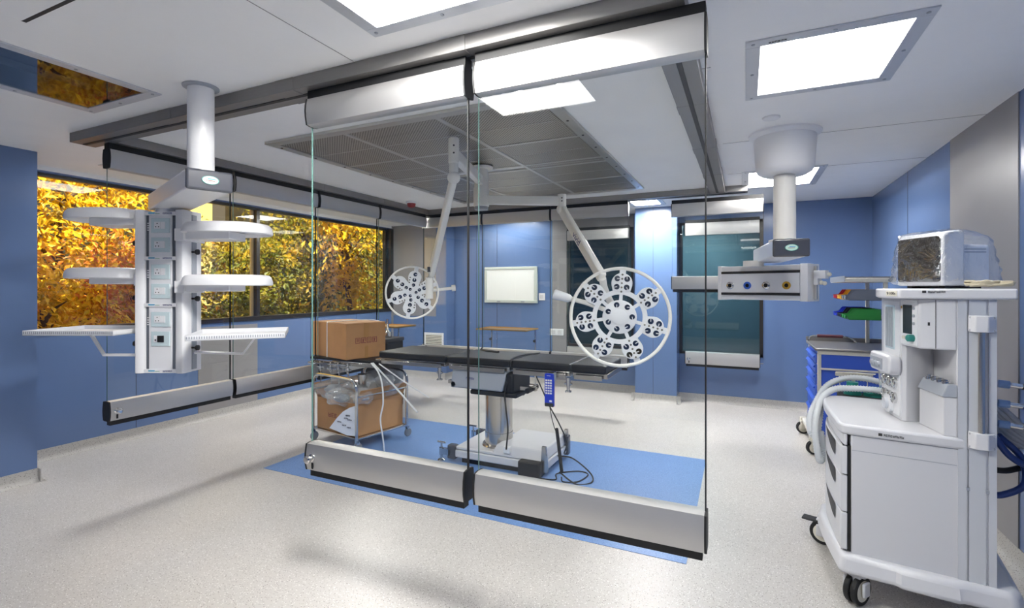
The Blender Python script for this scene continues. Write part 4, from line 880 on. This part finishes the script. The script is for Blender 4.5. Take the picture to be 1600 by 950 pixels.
mb = MB().box((-.005, 1.085, .056), (.15, 1.14, .058)); mb.build('dark_recess', 'grey2', tr_)
for r_ in range(2):
    for c_ in range(3):
        mb = MB().lathe([(.028, 0), (.028, .012), (.024, .014), (.023, .010)], (.04 + c_ * .06, 1.025 - r_ * .075, .004), 24); mb.mi = 1; mb.lathe([(0, .010), (.023, .010)], (.04 + c_ * .06, 1.025 - r_ * .075, .004), 24); mb.mi = 2; mb.box((.038 + c_ * .06, 1.025 - r_ * .075, .0145), (.042 + c_ * .06, 1.043 - r_ * .075, .0155))
        onface(fp(0, 0, 0), mb, 'pressure_gauge', ['chrome', 'board', 'slot'], fix=False)
mb = MB().prism(rrect(.06, .87, .14, .955, .02), 0, .02); mb.mi = 1; mb.lathe([(.028, 0), (.026, .03), (.0, .032)], (.10, .91, .004), 20); onface(fp(0, 0, 0), mb, 'power_switch', ['white', 'frame'])
# screen box overhanging the recess
sb = [(.237, .155), (.288, .012), (.345, -.002), (.417, -.002), (.417, .3), (.25, .3)]
MB().prism(sb, 1.225, 1.45, None).build('display_housing', 'plastic', t, bevel=.008, segs=3)
MB().box((.3435, -.0035, 1.23), (.3455, -.001, 1.445)).build('housing_joint', 'slot', t); MB().box((.318, .0025, 1.33), (.326, .006, 1.345)).build('port', 'black', t)
sa, sb2 = Vector((.237, .155, 0)), Vector((.288, .012, 0)); dd = (sb2 - sa).normalized(); nn = Vector((dd.y, -dd.x, 0)); sl_ = (sb2 - sa).length
sm = Matrix.Translation(sa) @ Matrix((dd, Vector((0, 0, 1)), nn)).transposed().to_4x4()
sp = onface(sm, MB().prism(rrect(.006, 1.235, sl_ - .004, 1.44, .008), 0, .004), 'display_bezel', 'white')
MB().box((.03, 1.285, .004), (.105, 1.418, .006)).build('display', 'screen', sp)
mb = MB()
for k in range(5): mb.box((.024 + k * .014, 1.258, .004), (.034 + k * .014, 1.272, .008))
mb.mi = 1; mb.box((.012, 1.40, .004), (.02, 1.412, .006)); mb.mi = 2
for z in (1.405, 1.335, 1.37): mb.cyl((.122, z, .004), (.122, z, .009), .007, seg=12)
mb.build('keys', ['cream', 'gasyel', 'grey2'], sp)
MB().lathe([(.016, .004), (.016, .026), (.012, .03), (0, .03)], (.115, 1.268, 0), 20).build('dial', 'teal', sp)
# absorber block with grey cap
bk = [(.31, .20), (.372, .004), (.416, -.001), (.416, .2)]
MB().prism(bk, .85, 1.02).build('vaporizer_shelf', 'plastic', t, bevel=.003)
cp_ = MB().prism([(.302, .205), (.366, -.004), (.417, -.004), (.417, .2)], 1.02, 1.075, [(.325, .2), (.385, .0), (.417, .0), (.417, .2)]).build('grey_cap', 'grey2', t, bevel=.003)
mb = MB()
for k in range(4): mb.lathe([(.017, 0), (.017, .012), (.011, .014), (.011, .02), (0, .021)], (.345 + k * .014, .165 - k * .042, 1.072), 14)
mb.build('cap_knobs', 'chrome', cp_)
# rail column
pc = [(.418, -.006), (.447, -.006), (.447, .004), (.454, .004), (.454, -.004), (.508, -.004), (.508, .004), (.516, .004), (.516, -.006), (.541, -.006), (.543, .1), (.418, .1)]
MB().prism(pc, .225, 1.45).build('rail_column', 'frame', t)
MB().cyl((.491, -.02, .84), (.491, -.02, 1.36), .012, seg=20).build('rail_rod', 'steel', t)
for z in (1.31, .815):
    c_ = MB().prism([(.462 - .012, -.012), (.47, -.034), (.51, -.036), (.535, -.012), (.535, -.004), (.45, -.004)], z, z + .07).build('rod_bracket', 'plastic', t, bevel=.004)
    for x in (.457, .53):
        for zz in (.008, .062): MB().tube([(x, -.014, z + zz), (x, -.018, z + zz)], .005, 8).build('screw', 'grey2', c_)
for z in (.63,):
    for x in (.4505, .512): MB().box((x - .006, -.009, z), (x + .006, -.002, z + .014)).build('rail_stop', 'grey2', t)
# top shelf
sh_ = [(.215, -.03), (.60, -.03), (.63, .6), (.19, .6), (.15, .36), (.145, .13), (.165, .02)]
shf = MB().prism(sh_, 1.449, 1.494).build('top_shelf', 'plastic', t, bevel=.008, segs=3)
mk = MB(); glyphs(mk, .315, .375, 1.475, 1.484, -.0305, 8, 32); mk.prism([(.295, -.0308), (.309, -.0308), (.309, -.0303), (.295, -.0303)], 1.475, 1.486); mk.build('maker_mark', 'slot', shf)
pa, pb_ = Vector((.165, .02, 0)), Vector((.215, -.03, 0)); dd = (pb_ - pa).normalized(); nn = Vector((dd.y, -dd.x, 0)); mm = Matrix((dd, Vector((0, 0, 1)), nn)).transposed().to_4x4()
lp = MB().box((-.026, -.012, 0), (.026, .012, .001)); o = lp.build('model_label', 'cream', shf); o.matrix_local = Matrix.Translation((pa + pb_) / 2 + nn * .0012 + Vector((0, 0, 1.472))) @ mm
text_mesh('9100c', .018, 'slot', shf, (pa + pb_) / 2 + nn * .0032 + Vector((0, 0, 1.472)), mm)
# casters
def caster(parent, x, y, r, top, w=.026, side=1, rz=0, tyre='black', hubm='cream', fork='plastic', pedal=False):
    f = MB().prism([(-.03, -.035), (.03, -.035), (.03, .035), (-.03, .035)], r * 1.55, top).box((-.035, -.06, r * .7), (.03, -.035, r * 1.9)) if False else MB().box((-.028, -.028, r * 1.5), (.028, .028, top)).box((-.03, -w - .02, r * .75), (.02, -w - .006, r * 1.75)).box((-.03, w + .006, r * .75), (.02, w + .02, r * 1.75)).box((-.03, -w - .02, r * 1.55 + r * .5), (.02, w + .02, r * 1.75 + r * .5))
    fo = f.build('caster_fork', fork, parent, (x, y, 0), R(rz), bevel=.008)
    for s in (-1, 1):
        w_ = MB(); w_.T = Matrix.Translation((0, s * w * .55, r)) @ Matrix.Rotation(R(90), 4, 'X')
        w_.lathe([(r * .72, -w * .4), (r * .95, -w * .4), (r, -w * .25), (r, w * .25), (r * .95, w * .4), (r * .72, w * .4)], seg=32); w_.mi = 1
        w_.lathe([(0, -w * .45), (r * .72, -w * .4), (r * .72, w * .4), (0, w * .45)], seg=32); w_.build('wheel', [tyre, hubm], fo)
    if pedal: MB().box((-r * 1.6, -.03, r * 1.75), (-.01, .03, r * 1.95)).build('brake_pedal', 'slot', fo, bevel=.005)
    return fo
caster(t, .06, .02, .068, .17, .03, rz=60); caster(t, -.085, .585, .068, .17, .03, rz=-10, pedal=True); caster(t, .58, .05, .068, .17, .03, rz=80); caster(t, .57, .58, .068, .17, .03, rz=80)
# breathing circuit block behind the worktop
MB().box((-.02, .735, .70), (.34, .92, .845)).build('absorber_block', 'slot', t, bevel=.01)
for (x, y, h_, r_) in ((.06, .84, .075, .036), (.17, .85, .05, .045)):
    MB().lathe([(r_ * 1.3, 0), (r_ * 1.3, h_ * .4), (r_ * .85, h_ * .5), (r_ * .85, h_), (r_ * .6, h_), (0, h_ * .95)], (x, y, .845), 24).build('connector', 'teal', t)
MB().lathe([(0, 0), (.025, 0), (.03, .12), (.035, .13), (.035, .14), (0, .145)], (.22, .88, .88), 20).build('water_trap', 'clear', t)
def corr(pts, r, n): 
    P = bez(pts, n); return MB().tube(P, [r * (1.12 if k % 2 else .9) for k in range(len(P))], 12)
h_ = thing('breathing_hose', 'clear corrugated breathing hoses draped over the anaesthesia machine worktop corner', 'hose', MO, MR)
corr([(.25, .80, .88), (.15, .765, .895), (.05, .745, .895), (-.04, .70, .885), (-.10, .60, .83), (-.125, .52, .70), (-.115, .50, .57), (-.10, .52, .50), (-.085, .56, .55), (-.10, .56, .66)], .0175, 14).build('corrugated_tube', 'hosewhite', h_, angle=60)
corr([(.25, .98, .90), (.13, .98, .925), (.02, .95, .92), (-.07, .86, .88), (-.125, .72, .80), (-.155, .60, .72), (-.145, .56, .64), (-.12, .58, .64), (-.105, .62, .74), (-.1, .66, .82)], .0175, 14).build('corrugated_tube', 'hosewhite', h_, angle=60)

# patient monitor wrapped in film on the machine shelf
mp, mq = Vector((.232, .27, 0)), Vector((.378, .06, 0)); wd = (mq - mp).normalized(); mn = Vector((wd.y, -wd.x, 0)); mw = (mq - mp).length
c_, s_ = math.cos(R(MR)), math.sin(R(MR))
def mw2(v): return Vector((MO[0] + v.x * c_ - v.y * s_, MO[1] + v.x * s_ + v.y * c_, v.z))
mid = (mp + mq) / 2
mh = math.degrees(math.atan2(wd.y, wd.x)) + MR
t = thing('patient_monitor', 'patient monitor with dark screen standing under film on the machine shelf', 'monitor', mw2(mid + Vector((0, 0, 1.495))), mh)
fz = MB(); fz.extr([(0, .012), (.0, .235), (.02, .258), (.085, .265), (.10, .25), (.10, .02), (.08, .012)], -mw / 2, mw / 2) ; fz.build('front_housing', 'white', t, bevel=.008)
MB().prism(rrect(-mw / 2 + .012, .03, mw / 2 - .012, .238, .014), 0, .006).build('screen', 'scr2', t, (0, 0, 0), (R(90), 0, 0))
MB().box((-mw / 2 + .02, .10, .012), (mw / 2 - .012, .23, .20)).build('rear_housing', 'white', t, bevel=.012, segs=3)
mb = MB()
for z in (.175, .162): mb.box((mw / 2 - .0125, .11, z), (mw / 2 - .011, .21, z + .005))
mb.build('vent_slots', 'grey2', t)
for x in (-mw / 2 + .04, mw / 2 - .04): MB().box((x - .015, .03, 0), (x + .015, .2, .014)).build('foot', 'slot', t)
mb = MB().sph((0, 0, 0), 1, 4)
for v in mb.bm.verts:
    p = v.co.copy(); k = max(abs(p.x), abs(p.y), abs(p.z)) ** .72; q = p / k
    q += Vector([.05 * noise.noise(p * 3.2 + Vector((i * 9, 2, 5))) for i in range(3)])
    zz = max(-1, q.z) * .5 + .5
    fl2 = 1 + .28 * (1 - zz) ** 2
    v.co = Vector((q.x * (mw / 2 + .02) * fl2, .115 + q.y * .135 * fl2, .003 + zz * .275 * (1 - .12 * max(0, q.y))))
t = thing('plastic_cover', 'crinkled clear plastic cover pulled over the patient monitor', 'plastic cover', t.location.copy(), mh)
mb.build('film', 'film2', t, angle=180)
t = thing('cable_coil', 'beige coiled cable with grey plug on the machine shelf right of the monitor', 'cable', mw2(Vector((.50, .03, 1.5))), MR)
P = []
for k in range(90): a = k * .42; P.append((.045 * math.cos(a) * (1 + .25 * math.sin(k * .7)), .022 * math.sin(a), .008 + .018 * (k / 90) + .004 * math.sin(k * 1.9)))
MB().tube(P, .0045, 6).build('loops', 'beige', t)
MB().tube(bez([(.045, 0, .02), (.08, .01, .018), (.10, .0, .02), (.06, -.015, .012), (-.04, -.015, .008)], 6), .006, 8).build('lead', 'beige', t); MB().box((.055, -.012, .004), (.10, .014, .028)).build('plug', 'beige', t, bevel=.006)

# hoses between machine and wall
def gas_hose(label, z, m, y):
    t = thing('gas_hose', label, 'hose', (1.0, 2.82, 0))
    a = (.0, .05, z); 
    MB().tube([(.0, .05, z), (.035, .045, z - .002)], .017, 12).build('coupling', 'hoseblueL', t); MB().tube([(.035, .045, z - .002), (.075, .04, z - .006)], .011, 12).build('ferrule', 'chrome', t)
    MB().tube(bez([(.075, .04, z - .006), (.13, .04, z - .02), (.24, .10, z - .05), (.29, .3, z - .02), (.30, .55, z + .05)], 8), .0125, 12).build('tube', m, t)
    return t
M['hoseblueL'] = mat('pale_blue_coupling', (120, 150, 190), .3)
gas_hose('black gas hose with pale blue coupling, uppermost beside the machine column', 1.08, 'black', 0); gas_hose('blue gas hose with pale coupling, middle one beside the machine column', .995, 'hoseblue', 0); gas_hose('white gas hose with pale coupling, lowest coupling beside the machine column', .905, 'hosegrey', 0)
t = thing('hose_bundle', 'bundle of grey white hoses slung behind the machine column', 'hose', (1.0, 2.85, 0))
for k in range(6): MB().tube(bez([(-.02, .08, 1.02 - k * .02), (.06, .09 + k * .01, .94 - k * .022), (.16, .12, .84 - k * .012), (.26, .22, .84), (.3, .4, .95)], 8), .011, 10).build('tube', 'hosegrey', t)
tag(MB().tube(bez([(.985, 2.9, .86), (1.05, 2.9, .76), (1.13, 2.92, .72), (1.22, 2.98, .74), (1.29, 3.1, .82), (1.31, 3.3, .95)], 8), .014, 12).build('blue_hose', 'hoseblue'), 'blue hose sagging from the machine back towards the right wall', 'hose')
tag(MB().tube(bez([(.985, 2.96, .56), (1.05, 2.96, .57), (1.12, 2.96, .63), (1.10, 2.94, .75), (1.02, 2.93, .84)], 8), .014, 12).build('blue_hose', 'hoseblue'), 'blue hose curled in a low loop behind the machine column', 'hose')
tag(MB().tube(bez([(.985, 3.0, .67), (1.08, 3.0, .67), (1.18, 3.02, .73), (1.27, 3.1, .85), (1.3, 3.25, .95)], 8), .013, 12).build('black_hose', 'black'), 'black hose running behind the machine column above the blue loop', 'hose')

# ------------------------------------------------------------------ blue drug cart
t = thing('medicine_cart', 'blue drawer cart with overhead shelf, behind the anaesthesia machine', 'cart', (.585, 5.2, 0), 0)
WX, WY, ZT = .62, .72, .955
MB().box((.01, .01, .16), (WX - .01, WY - .01, ZT - .03)).build('cabinet', 'cartblue', t, bevel=.004)
for x in (0, WX - .03):
    for y in (0, WY - .03): MB().box((x, y, .14), (x + .03, y + .03, ZT - .02)).build('corner_post', 'cream', t, bevel=.005)
MB().box((0, -.002, ZT - .055), (WX, .012, ZT - .02)).build('top_trim', 'cream', t, bevel=.003)
top = [(-.02, -.02), (WX + .02, -.02), (WX + .02, WY + .02), (-.02, WY + .02)]
MB().prism(top, ZT - .022, ZT).build('worktop', 'beam', t, bevel=.006)
MB().box((-.02, WY, ZT), (WX, WY + .02, ZT + .04)).build('worktop_lip', 'beam', t)
zz = [.19, .36, .50, .62, .72, .81, .90]
for z0, z1 in zip(zz, zz[1:]):
    d = MB().box((-.012, .035, z0 + .006), (.012, WY - .035, z1 - .006)).build('drawer', 'cartblue', t, bevel=.004); MB().extr([(-.03, z1 - .03), (-.012, z1 - .012), (-.012, z1 - .04)], .06, WY - .06, 'y').build('drawer_handle', 'cartblue', d)
MB().tube(bez([(.0, WY - .05, ZT), (.005, WY - .05, ZT + .03), (.05, WY - .05, ZT + .055), (.30, WY - .05, ZT + .055), (.37, WY - .05, ZT + .03), (.40, WY - .05, ZT)], 6), .008, 10).build('push_handle', 'chrome', t)
MB().tube([(.07, WY - .05, ZT + .055), (.29, WY - .05, ZT + .055)], .016, 12).build('handle_grip', 'maroon', t)
MB().tube([(.02, -.02, .775), (WX, -.02, .775)], .009, 10).build('side_rail', 'cream', t)
bk = MB().box((.13, -.06, .725), (.40, -.02, .755)).box((.16, -.035, .45), (.167, -.028, .73)).box((.36, -.035, .45), (.367, -.028, .73)).box((.25, -.045, .42), (.275, -.02, .73)).build('folding_bracket', 'cream', t, bevel=.003)
MB().prism([(.13, -.05), (.2, -.09), (.40, -.09), (.42, -.05)], .757, .765).build('bracket_plate', 'cream', t)
for y in (.0, WY - .02): MB().box((.485, y, ZT), (.515, y + .03, 1.545)).build('shelf_post', 'cream', t, bevel=.003)
s_ = MB().prism([(.2, -.05), (.56, -.05), (.56, WY + .04), (.2, WY + .04)], 1.545, 1.58).build('overhead_shelf', 'cream', t, bevel=.004); MB().box((.21, -.04, 1.58), (.55, WY + .03, 1.592)).build('shelf_mat', 'beam', s_)
MB().box((.195, -.05, 1.55), (.2, WY + .04, 1.60)).build('shelf_lip', 'grybin', s_)
for z in (1.36, 1.20): MB().box((.47, 0, z + .03), (.485, WY, z + .06)).build('bin_rail', 'grey2', t)
caster(t, -.03, .0, .062, .17, .018, rz=20, hubm='cream', fork='cream'); caster(t, -.05, WY - .02, .062, .17, .018, rz=10, hubm='cream', fork='cream'); caster(t, WY - .12, .05, .062, .17, .018, rz=10, hubm='cream', fork='cream'); caster(t, WX, WY - .03, .062, .17, .018, hubm='cream', fork='cream')
MB().box((-.06, -.02, .135), (WX, WY, .165)).build('base_frame', 'cream', t, bevel=.006)
def bin_(label, y0, y1, z, m, L=.26):
    t = thing('storage_bin', label, 'storage bin', (.585 + .47, 5.2 + (y0 + y1) / 2, z), 0, 'plastic bins on the blue cart'); w = (y1 - y0) / 2 - .003
    mb = MB(); o_ = .004
    side = [(0, 0), (-L + .03, 0), (-L, .045), (-L + .05, .05), (-L + .08, .095), (0, .095)]
    for s in (-1, 1): mb.extr(side, s * w - (o_ if s > 0 else 0), s * w + (o_ if s < 0 else 0), 'y')
    mb.box((-L + .03, -w, 0), (0, w, .004)).box((-.004, -w, 0), (0, w, .095)); mb.extr([(-L + .03, 0), (-L, .045), (-L + .004, .045), (-L + .034, 0)], -w, w, 'y')
    mb.build('tub', m, t); MB().box((-L + .004, -w * .7, .012), (-L + .012, w * .7, .034)).build('label_slot', m, t)
for i, (m, c) in enumerate((('grybin', 'grey'), ('grybin', 'grey'), ('yelbin', 'yellow'), ('yelbin', 'yellow'), ('redbin', 'red'), ('redbin', 'red'))):
    bin_('%s %s plastic bin on the upper bin rail of the blue cart' % ('nearer' if i % 2 == 0 else 'farther', c), .01 + i * .118, .118 + i * .118, 1.385, m)
for i, (m, c) in enumerate((('grnbin', 'green'), ('grnbin', 'green'), ('blkbin', 'black'), ('blkbin', 'black'), ('blubin', 'blue'), ('blubin', 'blue'))):
    bin_('%s %s plastic bin on the lower bin rail of the blue cart' % ('nearer' if i % 2 == 0 else 'farther', c), .01 + i * .118, .118 + i * .118, 1.215, m)

# ------------------------------------------------------------------ outdoors
struct(MB().box((-16, -6, -.1), (-5.66, 16, -.02)).build('outdoor_ground', 'concrete'))
tag(MB().box((-11.6, -6, -.05), (-11.2, 7.5, 5.2)).box((-11.25, -6, 4.9), (-11.15, 7.5, 5.25)).build('garden_wall', 'yellowwall'), 'pale yellow building wall behind the trees outside the left window', 'wall')
def tree(label, x, y, h, w, m, n, seed, size=.075, trunk=True, zlo=.7):
    rnd = random.Random(seed); t = thing('tree', label, 'tree', (x, y, -.02), 0, 'trees outside the window')
    mb = MB()
    if trunk:
        mb.tube(bez([(0, 0, 0), (.05, .03, h * .25), (-.04, .05, h * .5), (.03, 0, h * .8)], 5), [.07 - .003 * k for k in range(16)], 8)
        for k in range(9):
            a = rnd.uniform(0, 2 * PI); z = h * rnd.uniform(.3, .75); e = (math.cos(a) * w * .75, math.sin(a) * w * .75, z + h * .18)
            mb.tube(bez([(0, 0, z), (e[0] * .5, e[1] * .5, z + h * .12), e], 5), [.03 - .0025 * q for q in range(11)], 6)
    mb.build('trunk', 'bark', t)
    verts, faces = [], []
    cl = [(Vector((rnd.uniform(-1, 1) * w * .7, rnd.uniform(-1, 1) * w * .95, rnd.uniform(zlo, h)))) for _ in range(max(12, n // 60))]
    for i in range(n):
        c = rnd.choice(cl); p = c + Vector((rnd.gauss(0, .16), rnd.gauss(0, .2), rnd.gauss(0, .14)))
        d = Vector((rnd.uniform(-.5, .8), rnd.uniform(-1, 1), rnd.uniform(-1.1, .1))).normalized(); nrm = Vector((rnd.uniform(.1, 1), rnd.uniform(-.8, .8), rnd.uniform(.0, 1))); s_ = d.cross(nrm).normalized()
        L = size * rnd.uniform(.7, 1.6); wd = L * rnd.uniform(.17, .30); k = len(verts); nn = s_.cross(d) * L * .12
        verts += [p, p + d * L * .5 + s_ * wd + nn, p + d * L, p + d * L * .5 - s_ * wd + nn]; faces.append((k, k + 1, k + 2, k + 3))
    me = bpy.data.meshes.new('foliage'); me.from_pydata([tuple(v) for v in verts], [], faces); me.materials.append(M[m])
    o = bpy.data.objects.new('foliage', me); C.objects.link(o); o.parent = t
tree('yellow leaved tree outside the left end of the window', -8.0, 3.3, 3.5, 1.0, 'leafY', 9000, 1, .085)
tree('orange red shrub seen between the left trays and the socket column', -7.0, 3.75, 2.1, .42, 'leafO', 3000, 2, .06, zlo=.9)
tree('low yellow shrub beneath the window, behind the left lower tray', -7.0, 2.75, 1.6, .6, 'leafY', 3500, 3, .07, zlo=.5)
tree('olive green tree outside to the right of the socket column', -8.0, 5.9, 2.35, .9, 'leafG', 8000, 4, .08)
tree('dark green tree outside behind the window mullion', -8.4, 7.7, 3.4, 1.0, 'leafG', 9000, 5, .085)
tree('yellow drooping branches at the right end of the window', -6.9, 7.3, 3.2, .5, 'leafY', 2000, 6, .10)
tree('tall yellow green tree outside the far right window end', -8.6, 9.8, 3.8, 1.2, 'leafG', 8000, 8, .09)
tag(MB().box((-10.6, 7.4, -.02), (-10.0, 16, 3.4)).build('hedge', 'hedge'), 'dark tall hedge behind the trees outside the right half of the window', 'hedge')
tag(MB().box((-10.6, 1.0, -.02), (-10.0, 5.6, 3.3)).build('hedge', 'hedge'), 'dark hedge behind the yellow tree at the left end of the window', 'hedge')
